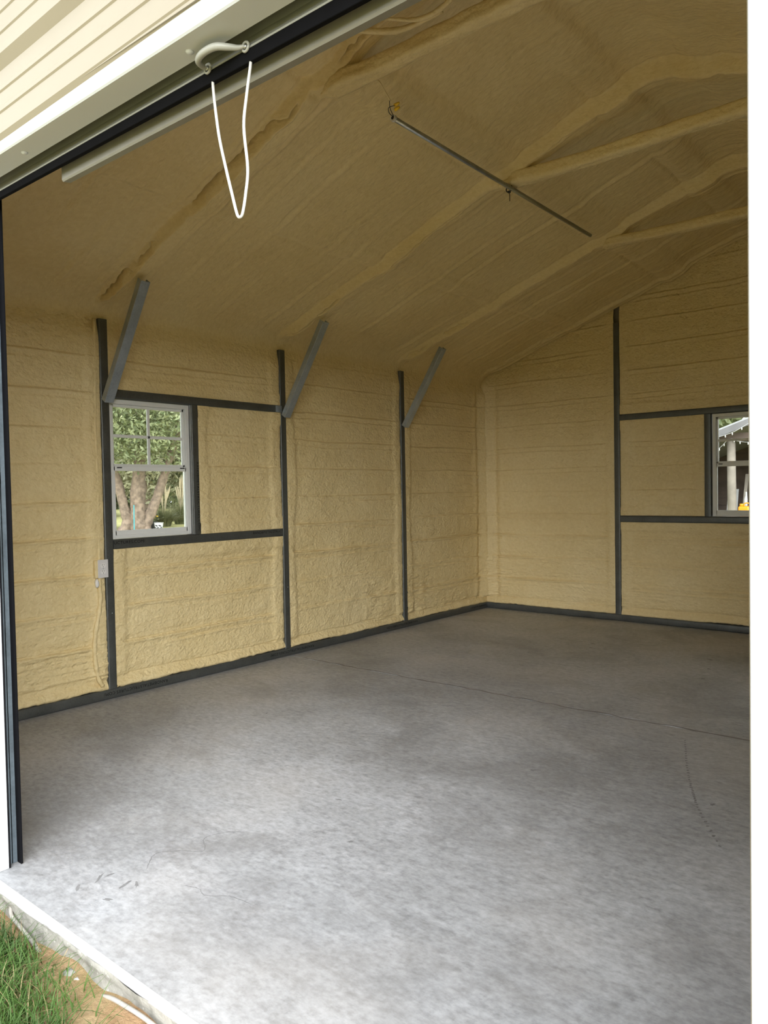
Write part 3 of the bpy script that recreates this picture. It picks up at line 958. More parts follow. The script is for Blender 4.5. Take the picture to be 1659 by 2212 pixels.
# ------------------------------------------------------------------ door opening: trims, guides, rolled door
TL = -0.0155   # the header drops a little towards the right
def hstrip(mb, x0, x1, ring, sl=TL):
    r0 = [(x0, y, z+sl*(x0-1.85)) for (y, z) in ring]
    r1 = [(x1, y, z+sl*(x1-1.85)) for (y, z) in ring]
    return mb.prism([r0, r1])
t1 = hstrip(MB(), DL-0.095, DR+0.10, [(-6.000, 2.394), (-6.000, 2.349), (-5.996, 2.345), (-5.922, 2.345), (-5.918, 2.349), (-5.918, 2.42), (-5.985, 2.42)]).build('trim_1', WHITE, None)
struct(t1, 'white metal header trim over the door opening', 'trim')
for (x, y) in ((2.16, -5.955), (2.98, -5.952), (3.8, -5.952)):
    z = 2.345+TL*(x-1.85)
    hd = [(x, y, z+0.001), (x, y, z-0.003), (x, y, z-0.0055)]
    MB().tube(hd, [0.010, 0.009, 0.004], 10).build('screw_head', WHITE, t1, smooth=True)
# cream lip of cladding edge above the trim
hstrip(MB(), -0.085, BW+0.085, [(-6.006, 2.405), (-6.006, 2.396), (-5.985, 2.396), (-5.985, 2.405)], TL).build('edge_lip', CREAM, wf)
t2 = MB().box((DL-0.10, -6.004, 0.0), (DL, -5.888, 2.36)).build('trim_2', WHITE, None, bevel=0.003)
struct(t2, 'white metal jamb trim on the left side of the door opening', 'trim')
t3 = MB().box((DR, -6.000, 0.0), (DR+0.11, -5.90, 2.33)).build('trim_3', WHITE, None, bevel=0.003)
MB().box((DR-0.004, -5.985, 0.0), (DR+0.001, -5.92, 2.33)).build('edge_lip', CREAM, t3)
struct(t3, 'bright white jamb trim down the right edge of the door opening', 'trim')

d1 = struct(empty('door_1'), 'rolled-up steel door with only its bottom bar showing under the header', 'door')
for (x, s, nm) in ((DL, 1, 'guide_track'), (DR, -1, 'guide_track')):
    # u-channel open towards the doorway
    q = MB()
    a, b = (x-0.030, x-0.026) if s == 1 else (x+0.026, x+0.030)
    q.box((a, -5.884, 0.002), (b, -5.842, 2.36))
    lip0, lip1 = (x-0.030, x+0.002) if s == 1 else (x-0.002, x+0.030)
    tr = q.build(nm, GUIDE, d1)
    MB().box((lip0, -5.888, 0.002), (lip1, -5.8835, 2.36)).build('guide_lip', RUBBER, tr, bevel=0.001)
    MB().box((lip0, -5.849, 0.002), (lip1+0.002*s, -5.842, 2.36)).build('guide_lip', RUBBER, tr, bevel=0.001)
    MB().box((lip0, -5.867, 0.002), (lip0+0.004 if s == 1 else lip1, -5.864, 2.36)).build('guide_rib', EMT, tr)
x0, x1 = DL-0.02, DR+0.02
# bottom bar: gently rounded face
ring = [(-5.872, 2.40), (-5.876, 2.365), (-5.884, 2.346), (-5.894, 2.332), (-5.902, 2.324), (-5.903, 2.3185), (-5.866, 2.3185), (-5.866, 2.40)]
bar = hstrip(MB(), x0, x1, ring).build('bottom_bar', DOORG, d1)
# black bottom seal, sagging slightly to the right
r0 = [(x0, y, z) for (y, z) in ((-5.9035, 2.3185-0.0155*(x0-1.85)), (-5.898, 2.3015-0.0225*(x0-1.85)), (-5.886, 2.3005-0.0225*(x0-1.85)), (-5.882, 2.3185-0.0155*(x0-1.85)))]
r1 = [(x1, y, z) for (y, z) in ((-5.9035, 2.3185-0.0155*(x1-1.85)), (-5.898, 2.3015-0.0225*(x1-1.85)), (-5.886, 2.3005-0.0225*(x1-1.85)), (-5.882, 2.3185-0.0155*(x1-1.85)))]
MB().prism([r0, r1]).build('bottom_seal', RUBBER, d1, bevel=0.002)
hstrip(MB(), 2.20, x1-0.03, [(-5.862, 2.40), (-5.862, 2.281), (-5.858, 2.276), (-5.834, 2.280), (-5.834, 2.285), (-5.855, 2.286), (-5.858, 2.40)], -0.0150).build('inner_angle', ANGLE, d1)
# rolled curtain above
coil = MB()
ring = [(-5.62+0.19*math.cos(a)*(1+0.02*(k % 2)), 2.78+0.19*math.sin(a)*(1+0.02*(k % 2))) for k, a in enumerate(np.linspace(0, 2*math.pi, 40, endpoint=False))]
coil.prism([[(x0, y, z) for (y, z) in ring], [(x1, y, z) for (y, z) in ring]])
coil.build('door_coil', DOORG, d1)
MB().prism([[(x0, -5.875, 2.33), (x0, -5.872, 2.33), (x0, -5.80, 2.72), (x0, -5.803, 2.72)], [(x1, -5.875, 2.33), (x1, -5.872, 2.33), (x1, -5.80, 2.72), (x1, -5.803, 2.72)]]).build('curtain', DOORG, d1)
# lift handle
hz = lambda x: 2.322+TL*(x-1.85)
HA, HB = 2.985, 3.122
hp = smooth_path([(HA, -5.906, hz(HA)+0.002), (HA-0.002, -5.920, hz(HA)+0.001), (HA+0.012, -5.942, hz(HA)), (HA+0.045, -5.953, hz(HA)), (HA+0.085, -5.950, hz(HA)), (HB-0.028, -5.932, hz(HB)), (HB-0.014, -5.916, hz(HB)), (HB, -5.908, hz(HB)+0.002)], 6)
rad = [0.0032+0.0052*math.sin(math.pi*i/(len(hp)-1))**0.8 for i in range(len(hp))]
hd = MB().tube(hp, rad, 12).build('lift_handle', DOORG, d1, smooth=True)
for x in (HA, HB):
    z = hz(x)+0.001
    pts = [(x+0.010*math.cos(a), -5.906, z+0.010*math.sin(a)) for a in np.linspace(0, 2*math.pi, 17)]
    MB().tube(pts, 0.0032, 8).build('handle_eyelet', DOORG, hd, smooth=True)
    MB().tube([(x, -5.900, z), (x, -5.909, z), (x, -5.911, z)], [0.006, 0.0055, 0.003], 10).build('bolt_head', EMT, hd, smooth=True)

# pull cord looped through the bottom seal
rp = smooth_path([(2.990, -5.893, 2.288), (2.991, -5.896, 2.262), (3.012, -5.90, 2.150), (3.034, -5.90, 2.068), (3.055, -5.90, 2.000), (3.072, -5.90, 1.948), (3.082, -5.90, 1.938), (3.092, -5.90, 1.945), (3.104, -5.90, 1.985), (3.113, -5.90, 2.040), (3.103, -5.90, 2.135), (3.112, -5.898, 2.20), (3.124, -5.896, 2.258), (3.125, -5.893, 2.284)], 6)
rope = MB().tube(rp, 0.0034, 10).build('pull_cord', ROPE, None, smooth=True)
tag(rope, 'white pull cord hanging in a loop from the rolled-up door', 'cord')

# ------------------------------------------------------------------ conduit with wires
con = empty('conduit_pipe', (2.08, -3.0, 3.10))
def cpt(y, dz=0.0):
    k = (y+4.12)/(4.12-1.836)
    return (2.108-0.033*k-2.08, y+3.0, 0.018+dz)
MB().tube([cpt(-4.12), cpt(-3.0), cpt(-1.836)], 0.0125, 20).build('pipe', EMT, con, smooth=False)
con.children[0].data.polygons.foreach_set('use_smooth', [len(p.vertices) == 4 for p in con.children[0].data.polygons])
MB().tube([cpt(-4.128), cpt(-4.115)], 0.0165, 20).build('end_bushing', PLASTIC, con)
MB().tube([cpt(-4.1295), cpt(-4.12)], 0.008, 14).build('bore', BLACK, con)
tag(con, 'thin grey metal conduit pipe slung under the foam ceiling', 'pipe')
# black zip tie
zt = empty('cable_tie', (2.076, -2.973, 3.118))
pts = [(0.020*math.cos(a), 0.004*math.sin(a*1.0), 0.003+0.021*math.sin(a)) for a in np.linspace(0, 2*math.pi, 19)]
MB().tube(pts, 0.0035, 6).build('loop', BLACK, zt)
MB().tube([(0.0, 0.0, -0.017), (0.006, -0.004, -0.035), (0.006, -0.005, -0.075)], 0.0022, 6).build('tail', BLACK, zt)
MB().tube([(-0.004, 0.004, 0.024), (-0.03, -0.02, 0.04), (-0.055, -0.03, 0.052)], 0.003, 6).build('tail', BLACK, zt)
MB().box((-0.008, -0.006, -0.022), (0.008, 0.006, -0.010)).build('buckle', BLACK, zt, bevel=0.001)
tag(zt, 'black cable tie knotted round the conduit at the middle cross tie', 'cable tie')
# wire ends and connectors at the near end
wi = empty('wire_bundle', (2.115, -4.135, 3.12))
MB().tube(smooth_path([(0, 0.01, 0), (0.005, -0.01, 0.01), (0.012, -0.035, 0.025), (0.03, -0.06, 0.045)], 5), 0.0018, 6).build('wire', BLACK, wi)
MB().tube(smooth_path([(0, 0.01, 0), (-0.008, -0.015, 0.012), (0.0, -0.03, 0.03), (0.03, -0.02, 0.035)], 5), 0.0018, 6).build('wire', BLACK, wi)
for (x, y, z) in ((0.035, -0.012, 0.040), (0.030, -0.004, 0.024)):
    MB().tube([(x-0.012, y, z), (x+0.004, y, z+0.002), (x+0.016, y, z+0.004)], [0.008, 0.0075, 0.0045], 10).build('wire_nut', YELLOW, wi, smooth=True)
tag(wi, 'dark wires with yellow connectors at the near end of the conduit', 'wires')
cw = MB().tube(smooth_path([(2.145, -4.19, 3.165), (2.16, -4.25, 3.185), (2.20, -4.34, 3.178), (2.215, -4.42, 3.165)], 8), 0.0035, 8).build('ceiling_cable', FOAMP, None, smooth=True)
tag(cw, 'thin foam-dusted cable running from the conduit end to the first tie', 'cable')

# torn foam strands by the first tie
fs = empty('foam_strands', (2.55, -4.62, 3.22))
for pts, r in (([(-0.30, -0.06, 0.03), (-0.16, -0.03, -0.03), (-0.02, 0.03, -0.055), (0.16, 0.07, -0.04)], 0.012),
               ([(-0.06, -0.02, -0.02), (0.10, 0.04, -0.05), (0.26, 0.05, 0.0), (0.34, -0.03, 0.05)], 0.010),
               ([(0.02, -0.10, 0.05), (0.14, -0.02, 0.0), (0.25, 0.02, -0.02), (0.40, 0.06, -0.03)], 0.011)):
    sp = smooth_path(pts, 8)
    MB().tube(sp, [r*(0.5+0.6*math.sin(math.pi*i/(len(sp)-1)))*(0.9+0.2*random.random()) for i in range(len(sp))], 8).build('strand', FOAMP, fs, smooth=True)
tag(fs, 'loose curled strips of foam hanging beside the first cross tie', 'foam strip')

# ------------------------------------------------------------------ outlet and foam-coated cables
ou = empty('power_outlet', (0.0, -4.527, 0.842))
MB().box((-0.05, -0.052, -0.058), (0.010, 0.030, 0.054)).build('box', FOAMP, ou, bevel=0.006)
pl = MB().box((0.010, -0.035, -0.0575), (0.0155, 0.035, 0.0575)).build('cover_plate', PLASTIC, ou, bevel=0.002)
for s in (0.0195, -0.0195):
    pts = []
    ringp = []
    for a in np.linspace(0, 2*math.pi, 28, endpoint=False):
        yy = 0.0172*math.cos(a); zz = max(-0.0135, min(0.0135, 0.0172*math.sin(a)))
        ringp.append((yy, zz+s))
    rc = MB().prism([[(0.0150, y, z) for (y, z) in ringp], [(0.0172, y, z) for (y, z) in ringp]]).build('receptacle', RECEP, pl)
    MB().box((0.0170, -0.0085, s+0.001), (0.01755, -0.0062, s+0.010)).box((0.0170, 0.0050, s+0.002), (0.01755, 0.0072, s+0.0095)).build('slots', BLACK, rc)
    MB().tube([(0.0170, -0.0005, s-0.0075), (0.01755, -0.0005, s-0.0075)], 0.0025, 8).build('ground_hole', BLACK, rc)
MB().tube([(0.015, 0, 0), (0.0168, 0, 0)], 0.003, 10).build('screw', EMT, pl)
tag(ou, 'white duplex power outlet beside the first steel post', 'outlet')
def foamtube(pts, r, lab, seed):
    sp = smooth_path(pts, 10)
    rr = [r*(1+0.25*math.sin(i*0.7+seed)*0.5+0.12*random.random()) for i in range(len(sp))]
    o = MB().tube(sp, rr, 12).build('foam_coated_cable', FOAMP, None, smooth=True)
    return tag(o, lab, 'cable')
foamtube([(-0.012, -4.535, 0.79), (-0.008, -4.545, 0.75), (-0.008, -4.540, 0.65), (-0.008, -4.555, 0.55), (-0.008, -4.580, 0.43), (-0.008, -4.588, 0.30), (-0.006, -4.572, 0.16), (0.0, -4.545, 0.095)], 0.0135, 'foam-coated cable dropping from the outlet to the base rail', 1)
foamtube([(-0.016, -4.535, 0.89), (-0.018, -4.538, 1.1), (-0.016, -4.533, 1.4), (-0.017, -4.537, 1.75), (-0.014, -4.530, 2.1), (-0.010, -4.528, 2.42)], 0.011, 'foam-coated cable rising from the outlet beside the post', 2)
bl = []
ico = []
for i in range(8):
    for j in range(12):
        th = math.pi*i/7; ph = 2*math.pi*j/12
        r = 0.017*(1+0.15*math.sin(3*ph+i))
        ico.append((0.004+0.75*r*math.sin(th)*math.cos(ph), -4.566+0.8*r*math.sin(th)*math.sin(ph), 0.752+1.5*r*math.cos(th)))
o = quads_obj('foam_blob', ico, [(i*12+j, (i+1)*12+j, (i+1)*12+(j+1) % 12, i*12+(j+1) % 12) for i in range(7) for j in range(12)], RECEP)
tag(o, 'small pale lump of hardened foam just below the outlet', 'foam lump')

# ------------------------------------------------------------------ outside near the slab
def blade_mesh(n, xr, yr, hmin, hmax, wd, seed, dens=None, z0=GZ, curl=0.6):
    rg = np.random.default_rng(seed)
    V = []; F = []
    cnt = 0
    while cnt < n:
        x = rg.uniform(*xr); y = rg.uniform(*yr)
        if dens is not None and rg.random() > dens(x, y):
            continue
        h = rg.uniform(hmin, hmax); a = rg.uniform(0, 6.283); lean = rg.uniform(0.1, 1.0)*curl*h*1.4
        dx, dy = math.cos(a), math.sin(a); px, py = -dy, dx
        w_ = wd*rg.uniform(0.6, 1.2)
        b0 = len(V)
        for i, t in enumerate((0, 0.35, 0.7, 1.0)):
            cx = x+dx*lean*t*t; cy = y+dy*lean*t*t; cz = z0-0.01+h*(t-0.25*t*t*curl)
            ww = w_*(1-t**2)*0.5+0.0002
            V += [(cx-px*ww, cy-py*ww, cz), (cx+px*ww, cy+py*ww, cz)]
        for i in range(3):
            F.append((b0+2*i, b0+2*i+1, b0+2*i+3, b0+2*i+2))
        cnt += 1
    return V, F
def gd(x, y):
    a = math.exp(-((x-2.12)/0.28)**2-((y+6.17)/0.15)**2)
    b = 0.8*math.exp(-((x-2.55)/0.18)**2-((y+6.22)/0.09)**2)
    c = 0.5*math.exp(-((x-1.6)/0.5)**2-((y+6.5)/0.3)**2)
    return min(1, a+b+c)*(1 if y < -6.0 else 0.10)
V, F = blade_mesh(5200, (1.0, 3.2), (-6.9, -5.985), 0.035, 0.12, 0.0042, 11, gd)
V2, F2 = blade_mesh(2600, (1.0, 3.2), (-6.9, -5.985), 0.05, 0.14, 0.004, 14, gd, curl=1.5)
F = F+[tuple(len(V)+i for i in f) for f in F2]
V = V+V2
o = quads_obj('grass_clump', V, F, GRASS, None, False)
tag(o, 'clump of green grass growing beside the slab edge', 'grass', kind='stuff')
V, F = blade_mesh(900, (1.2, 3.1), (-6.8, -5.995), 0.03, 0.12, 0.003, 12, gd, curl=1.1)
o = quads_obj('dry_grass', V, F, DRY, None, False)
tag(o, 'dry tan grass stalks tangled in the green clump', 'grass', kind='stuff')
pp = smooth_path([(1.90, -5.956, -0.050), (1.94, -5.972, -0.060), (2.02, -5.980, -0.064), (2.10, -5.986, -0.070), (2.18, -5.992, -0.082), (2.28, -5.992, -0.110), (2.42, -5.988, -0.110), (2.54, -5.980, -0.070), (2.62, -5.978, -0.058), (2.74, -5.976, -0.052), (2.9, -5.976, -0.060)], 8)
o = MB().tube(pp, 0.0062, 10).build('plastic_pipe', PIPEM, None, smooth=True)
tag(o, 'half-buried white plastic pipe along the foot of the slab', 'pipe')
def rock(name, c, r, seed, mat, lab):
    rg = np.random.default_rng(seed)
    V = []
    for i in range(7):
        for j in range(10):
            th = math.pi*i/6; ph = 2*math.pi*j/10
            rr = r*(0.75+0.4*rg.random())
            V.append((c[0]+rr*math.sin(th)*math.cos(ph)*1.3, c[1]+rr*math.sin(th)*math.sin(ph), c[2]+0.7*rr*math.cos(th)))
    o = quads_obj(name, V, [(i*10+j, (i+1)*10+j, (i+1)*10+(j+1) % 10, i*10+(j+1) % 10) for i in range(6) for j in range(10)], mat, None, False)
    return tag(o, lab, 'stone')
rock('concrete_lump', (2.35, -5.990, -0.076), 0.018, 3, SLABF, 'grey concrete lump against the slab beside the grass')
rock('concrete_lump', (2.395, -5.990, -0.078), 0.010, 4, CEDGE, 'small pale concrete chip right of the grey lump')
rock('pebble', (2.28, -6.06, -0.085), 0.016, 5, SLABF, 'grey stone lying inside the grass clump')

# ------------------------------------------------------------------ yard behind window 1
FG = -0.25
def leaves(name, centre, rad, n, size, mat, seed, parent, lo=-1.0):
    rg = np.random.default_rng(seed)
    d = rg.normal(size=(n, 3)); d /= np.linalg.norm(d, axis=1)[:, None]
    r = rg.random(n)**(1/2.2)
    # lumpy crown
    lump = 1+0.22*np.sin(d[:, 0]*5+seed)*np.sin(d[:, 1]*6+2)+0.15*np.sin(d[:, 2]*9+seed)
    c = d*(r*lump)[:, None]*np.array(rad)
    c[:, 2] = np.maximum(c[:, 2], lo*rad[2]*(0.8+0.2*rg.random(n)))
    c += np.array(centre)
    u = rg.normal(size=(n, 3)); u /= np.linalg.norm(u, axis=1)[:, None]
    v = np.cross(u, rg.normal(size=(n, 3))); v /= np.linalg.norm(v, axis=1)[:, None]
    s = size*(0.6+0.8*rg.random(n))[:, None]
    V = np.stack([c-u*s, c+v*s*0.38, c+u*s, c-v*s*0.38], 1).reshape(-1, 3)
    F = np.arange(4*n).reshape(-1, 4)
    o = quads_obj(name, V, F, mat, parent, False)
    return o
def limb(pts, r0, r1, parent, name='trunk', seed=0, mat=BARK):
    sp = smooth_path(pts, 7)
    rr = random.Random(seed)
    rad = [(r0+(r1-r0)*i/(len(sp)-1))*(0.9+0.2*rr.random()) for i in range(len(sp))]
    return MB().tube(sp, rad, 10).build(name, mat, parent, smooth=True)
T = (-24.4, 10.9)
tr = empty('multi_trunk_tree', (T[0], T[1], FG))
def tl(x, z, dpt=0.0):
    # local offsets: x along the view's right, depth away
    return (x*0.60+dpt*-0.80, x*0.80+dpt*0.60, z)
limb([tl(-0.62, -0.1), tl(-0.40, 0.35), tl(-0.55, 1.2), tl(-0.85, 2.6), tl(-1.2, 4.0), tl(-1.6, 6)], 0.26, 0.12, tr, seed=1)
limb([tl(0.12, -0.1), tl(0.05, 0.4), tl(0.05, 1.4), tl(0.14, 2.8), tl(0.1, 4.4), tl(0.5, 7)], 0.40, 0.18, tr, seed=2)
limb([tl(0.28, -0.1), tl(0.42, 0.4), tl(0.80, 1.3), tl(1.18, 2.4), tl(1.5, 3.4), tl(2.0, 5)], 0.26, 0.12, tr, seed=3)
limb([tl(-0.9, -0.06), tl(-0.65, 0.06), tl(-0.45, 0.3)], 0.08, 0.14, tr, 'root', seed=4)
for k_, (a, b, z0_) in enumerate(((-0.9, -2.6, 3.0), (0.1, 1.6, 3.6), (0.1, -1.0, 4.2), (1.3, 2.6, 3.0), (0.2, 1.0, 4.8))):
    limb([tl(a, z0_), tl((a+b)/2, z0_+0.5, 0.2), tl(b, z0_+0.6, 0.3)], 0.06, 0.02, tr, 'branch', seed=10+k_, mat=POSTW)
leaves('foliage', (0.2, 0.6, 6.6), (4.2, 4.6, 3.9), 17000, 0.11, LEAF, 21, tr, lo=-0.98)
leaves('foliage', (1.4, -1.0, 4.6), (2.6, 2.8, 2.2), 6000, 0.10, LEAF, 22, tr)
tag(tr, 'leafy tree with three rough brown trunks seen through the left window', 'tree')

def bgtree(x, y, h, rx, mat, seed, lab, n=5000, size=0.34, low=0.25):
    r = empty('background_tree', (x, y, FG))
    limb([(0, 0, -0.1), (0.1, 0.1, h*0.4), (0.2, 0, h*0.8)], 0.25, 0.1, r, seed=seed)
    leaves('foliage', (0, 0, h*(0.5+low/2)), (rx, rx, h*(0.5-low/2)*1.05), int(n*1.8), size*0.7, mat, seed, r, lo=-1.0)
    return tag(r, lab, 'tree', 'trees beyond the lawn')
bgtree(-47, 19.5, 12, 6.0, LEAF2, 31, 'dark tree at the left behind the trunks, beyond the lawn', low=0.12)
bgtree(-45, 24.5, 12, 5.5, LEAF3, 32, 'pale olive tree behind the pampas grass', low=0.03)
bgtree(-41, 29.5, 10, 5.0, LEAF, 33, 'bushy green tree at the right edge of the left window', low=0.02)
bgtree(-76, 33, 15, 9.0, LEAF2, 34, 'farthest dark tree line piece at the lawn edge', n=6000, size=0.5, low=0.04)
bgtree(-66, 42, 14, 9.0, LEAF2, 35, 'dark far tree behind the pale olive tree', n=6000, size=0.5, low=0.02)

def pampas(x, y, h, nplume, seed, lab):
    r = empty('pampas_grass', (x, y, FG))
    rg = np.random.default_rng(seed)
    V = []; F = []
    for _ in range(700):
        a = rg.uniform(0, 6.283); L = h*rg.uniform(0.6, 1.0); out = L*rg.uniform(0.15, 1.1); r0_ = rg.uniform(0, 0.3)
        dx, dy = math.cos(a), math.sin(a); px, py = -dy, dx
        b0 = len(V)
        for t in (0, 0.4, 0.75, 1.0):
            q = r0_+out*t**1.6
            zz = L*(t-0.6*t*t*(out/L))
            ww = 0.016*(1-t)+0.003
            V += [(dx*q-px*ww, dy*q-py*ww, zz), (dx*q+px*ww, dy*q+py*ww, zz)]
        for i in range(3):
            F.append((b0+2*i, b0+2*i+1, b0+2*i+3, b0+2*i+2))
    quads_obj('blades', V, F, PAMPG, r, False)
    for k in range(nplume):
        a = rg.uniform(0, 6.283); o_ = rg.uniform(0.1, 0.42); hh = h*rg.uniform(1.15, 1.65)
        tx, ty = math.cos(a)*o_, math.sin(a)*o_
        sp = [(tx*0.3*t+tx*0.7*t*t, ty*0.3*t+ty*0.7*t*t, hh*t) for t in np.linspace(0, 1, 18)]
        MB().tube(sp, [0.007]*12+[0.02, 0.036, 0.042, 0.038, 0.024, 0.006], 7).build('plume', PLUME, r, smooth=True)
    return tag(r, lab, 'grass plant', 'pampas grass clumps')
pampas(-26.6, 12.35, 1.25, 10, 41, 'pampas grass clump rising behind the right-hand trunk')
pampas(-26.9, 13.9, 1.3, 13, 42, 'pampas grass clump in the middle of the lower window pane')
pampas(-28.4, 15.9, 1.6, 15, 43, 'pampas grass clump at the right edge of the lower window pane')
pampas(-28.6, 11.6, 1.5, 9, 44, 'pampas grass clump between the left and middle trunks')
o = MB().tube([(-23.75, 10.35, FG), (-23.77, 10.37, FG+0.55), (-23.74, 10.36, FG+1.12)], 0.022, 8).build('garden_stake', TEAL, None)
tag(o, 'teal metal stake leaning by the tree trunks', 'stake')
def pot(x, y, r, h, mat, lab, deco=False, flower=False):
    root = empty('plant_pot', (x, y, FG))
    MB().tube([(0, 0, 0), (0, 0, h*0.9), (0, 0, h)], [r*0.75, r, r*1.08], 18).build('pot', mat, root, smooth=False)
    if deco:
        for k in range(5):
            a = math.radians(-95+k*22+8*(k % 2)); z = h*(0.35+0.28*(k % 2))
            c = Vector((math.cos(a)*r*0.95, math.sin(a)*r*0.95, z))
            tng = Vector((-math.sin(a), math.cos(a), 0.4*(-1)**k))
            MB().tube([c-tng*0.06, c, c+tng*0.06], [0.012, 0.03, 0.012], 6).build('black_mark', BLACK, root)
    if flower:
        leaves('foliage', (0, 0, h+0.1), (0.25, 0.25, 0.15), 160, 0.05, LEAF2, 77, root)
        leaves('flowers', (0.05, 0.1, h+0.22), (0.16, 0.16, 0.08), 60, 0.035, YELLOW, 78, root)
    return tag(root, lab, 'pot')
pot(-23.7, 11.5, 0.19, 0.34, POTW, 'white pot with black markings on the lawn', deco=True)
pot(-24.6, 11.75, 0.24, 0.36, POTB, 'black pot with yellow flowers beside the trunks', flower=True)

# ------------------------------------------------------------------ shed behind window 2
sh = empty('open_shed', (1.6, 8.0, FG))
def sx(x): return x-1.6
zf = lambda x: 2.22+0.357*(x if x < 1.6 else 3.2-x)-FG
eL = -1.3
for s in (1, -1):
    m_ = lambda x: s*sx(x)
    MB().prism([[(m_(eL), -0.35, zf(eL)), (m_(eL), 4.4, zf(eL)), (m_(eL), 4.4, zf(eL)+0.03), (m_(eL), -0.35, zf(eL)+0.03)],
                [(m_(1.6), -0.35, zf(1.6)), (m_(1.6), 4.4, zf(1.6)), (m_(1.6), 4.4, zf(1.6)+0.03), (m_(1.6), -0.35, zf(1.6)+0.03)]]).build('roof_sheet', ROOFM, sh)
    MB().prism([[(m_(eL), -0.36, zf(eL)-0.12), (m_(eL), -0.32, zf(eL)-0.12), (m_(eL), -0.32, zf(eL)), (m_(eL), -0.36, zf(eL))],
                [(m_(1.6), -0.36, zf(1.6)-0.12), (m_(1.6), -0.32, zf(1.6)-0.12), (m_(1.6), -0.32, zf(1.6)), (m_(1.6), -0.36, zf(1.6))]]).build('fascia', WOODG, sh)
# gable boards above the tie beam
nb = 18
for i in range(nb):
    xa = -1.1+i*(5.4/nb); xb = xa+5.4/nb-0.012
    top = min(zf(xa), zf(xb))-0.02
    if top > 2.36-FG+0.02:
        MB().box((sx(xa), -0.02, 2.24-FG), (sx(xb), 0.01, top)).build('gable_board', WOODD, sh)
MB().box((sx(-1.1), -0.06, 2.10-FG), (sx(4.3), 0.04, 2.25-FG)).build('tie_beam', WOODD, sh)
for px in (0.335, 2.9):
    pc = [(sx(px), 0.0, 0), (sx(px)+0.01, 0.0, 1.2), (sx(px), 0.0, 2.36)]
    MB().tube(pc, [0.085, 0.078, 0.074], 10).build('post', POSTW, sh, smooth=True)
MB().box((sx(-1.1), 3.43, 0.0), (sx(4.3), 3.45, 2.75)).build('back_panel', WOODD, sh)
# horizontal back boards
for i in range(16):
    z = 0.05+i*0.17
    MB().box((sx(-1.1), 3.4, z), (sx(4.3), 3.43, z+0.158)).build('back_board', WOODD, sh)
for s in (-1.1, 4.3):
    MB().box((sx(s)-0.02, 0.2, 0), (sx(s)+0.02, 3.4, 2.3)).build('side_panel', WOODD, sh)
tag(sh, 'dark open timber shed with a pale post outside the back window', 'shed')
def lights(pts, lab):
    r = empty('string_lights', pts[0])
    P0 = Vector(pts[0])
    sp = smooth_path([tuple(Vector(p)-P0) for p in pts], 10)
    MB().tube(sp, 0.004, 6).build('wire', POTW, r)
    for i in range(4, len(sp), 7):
        x, y, z = sp[i]
        MB().tube([(x, y, z), (x, y, z-0.03), (x, y, z-0.05)], [0.006, 0.011, 0.004], 8).build('bulb', BULB, r, smooth=True)
    return tag(r, lab, 'string lights', 'string lights on the shed')
lights([(-0.1, 7.93, 1.86), (0.06, 7.9, 1.92), (0.18, 7.89, 2.0), (0.30, 7.90, 2.13)], 'string of lights drooping left of the shed post')
lights([(0.1, 7.63, 2.15), (0.32, 7.62, 2.20), (0.5, 7.62, 2.26), (0.75, 7.63, 2.40)], 'string of lights swagged under the shed gable')
lights([(0.36, 7.915, 2.15), (0.50, 7.90, 2.09), (0.7, 7.90, 2.07), (0.95, 7.935, 2.15)], 'string of lights right of the shed post')
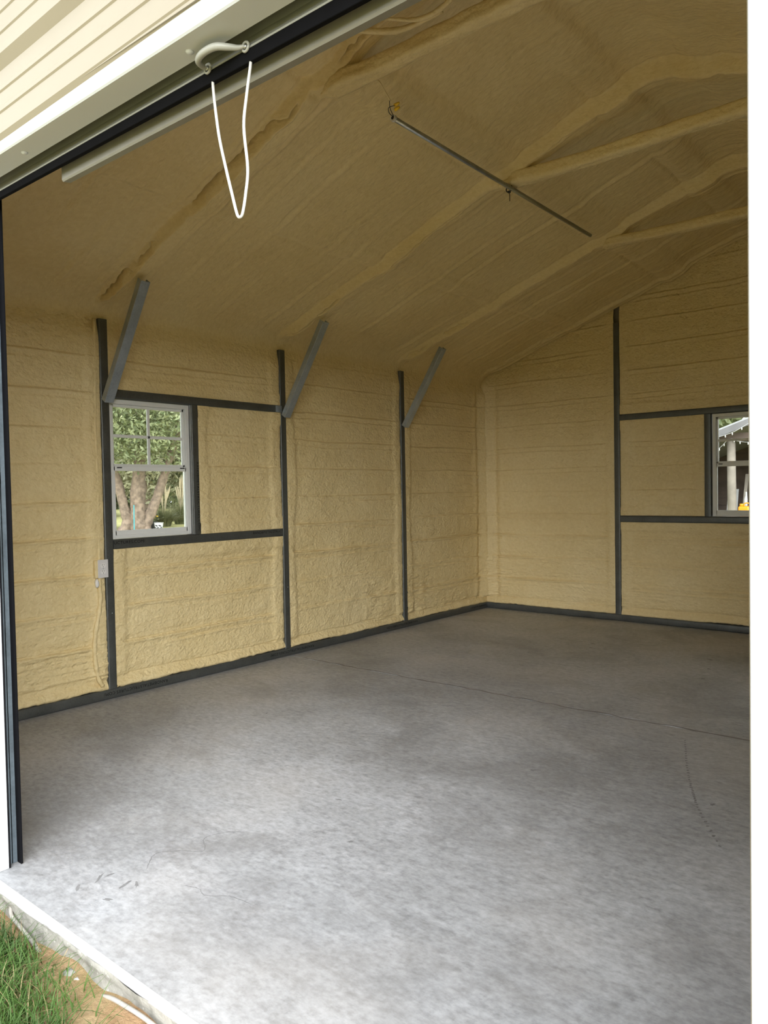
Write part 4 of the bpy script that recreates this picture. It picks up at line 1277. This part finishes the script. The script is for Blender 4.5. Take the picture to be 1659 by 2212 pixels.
# workbench with a fuel can, boards leaning by the post
wbn = empty('work_bench', (0.75, 8.6, FG))
MB().box((-0.45, -0.3, 0.88), (0.75, 0.3, 0.93)).build('bench_top', WOOD, wbn)
for (x, y) in ((-0.4, -0.25), (0.7, -0.25), (-0.4, 0.25), (0.7, 0.25)):
    MB().box((x-0.04, y-0.04, 0), (x+0.04, y+0.04, 0.88)).build('leg', WOOD, wbn)
tag(wbn, 'rough wooden bench in the shed under the orange can', 'bench')
can = empty('fuel_can', (0.455, 8.45, FG+0.93))
MB().box((-0.11, -0.09, 0), (0.10, 0.09, 0.20)).build('body', ORANGE, can, bevel=0.04, seg=4)
MB().tube([(-0.06, 0, 0.19), (-0.06, 0, 0.23), (-0.06, 0, 0.245)], [0.03, 0.035, 0.03], 12).build('cap', ORANGE, can, smooth=True)
MB().tube(smooth_path([(0.08, 0, 0.19), (0.07, 0, 0.25), (0.0, 0, 0.25), (-0.02, 0, 0.2)], 5), 0.012, 8).build('handle', ORANGE, can, smooth=True)
tag(can, 'orange plastic can on the shed bench behind the post', 'can')
o = MB().tube([(0.43, 8.6, FG+0.93), (0.43, 8.6, FG+1.25), (0.44, 8.6, FG+1.32), (0.44, 8.6, FG+1.40)], [0.035, 0.035, 0.02, 0.018], 12).build('white_bottle', POTW, None)
tag(o, 'white bottle standing behind the orange can', 'bottle')
for k_, (x, t, wd, mt, lab) in enumerate(((0.02, 0.0, 0.10, ROOFM, 'wide pale sheet leaning at the left inside the shed'), (0.22, 0.06, 0.03, WOOD, 'thin pale strip leaning beside the shed post'), (0.29, 0.10, 0.025, WOOD, 'narrow grey board leaning beside the shed post'))):
    h = (1.45, 1.75, 1.6)[k_]
    o = MB().prism([[(x-wd, 8.9, FG), (x+wd, 8.9, FG), (x+wd, 8.92, FG), (x-wd, 8.92, FG)], [(x-wd+t, 9.3, FG+h), (x+wd+t, 9.3, FG+h), (x+wd+t, 9.32, FG+h), (x-wd+t, 9.32, FG+h)]]).build('leaning_board', mt)
    tag(o, lab, 'board', 'boards leaning in the shed')
bgtree(-2.0, 22, 11, 5.5, LEAF, 61, 'sunny green tree behind the shed at the left', low=0.05)

for k_, (x, y, mt, lab) in enumerate(((-73, 38.5, LEAF2, 'low dark shrub far away at the left end of the lawn'), (-67, 43, LEAF, 'low green shrub far behind the middle trunk'), (-62, 49, LEAF2, 'low dark shrub far behind the right pampas clump'))):
    r = empty('background_shrub', (x, y, FG))
    limb([(0, 0, -0.1), (0.1, 0, 1.2), (0.1, 0.2, 2.2)], 0.12, 0.05, r, 'stem', seed=k_)
    leaves('foliage', (0, 0, 2.2), (6.0, 6.5, 3.0), 6500, 0.26, mt, 90+k_, r)
    tag(r, lab, 'shrub', 'shrubs along the far lawn edge')
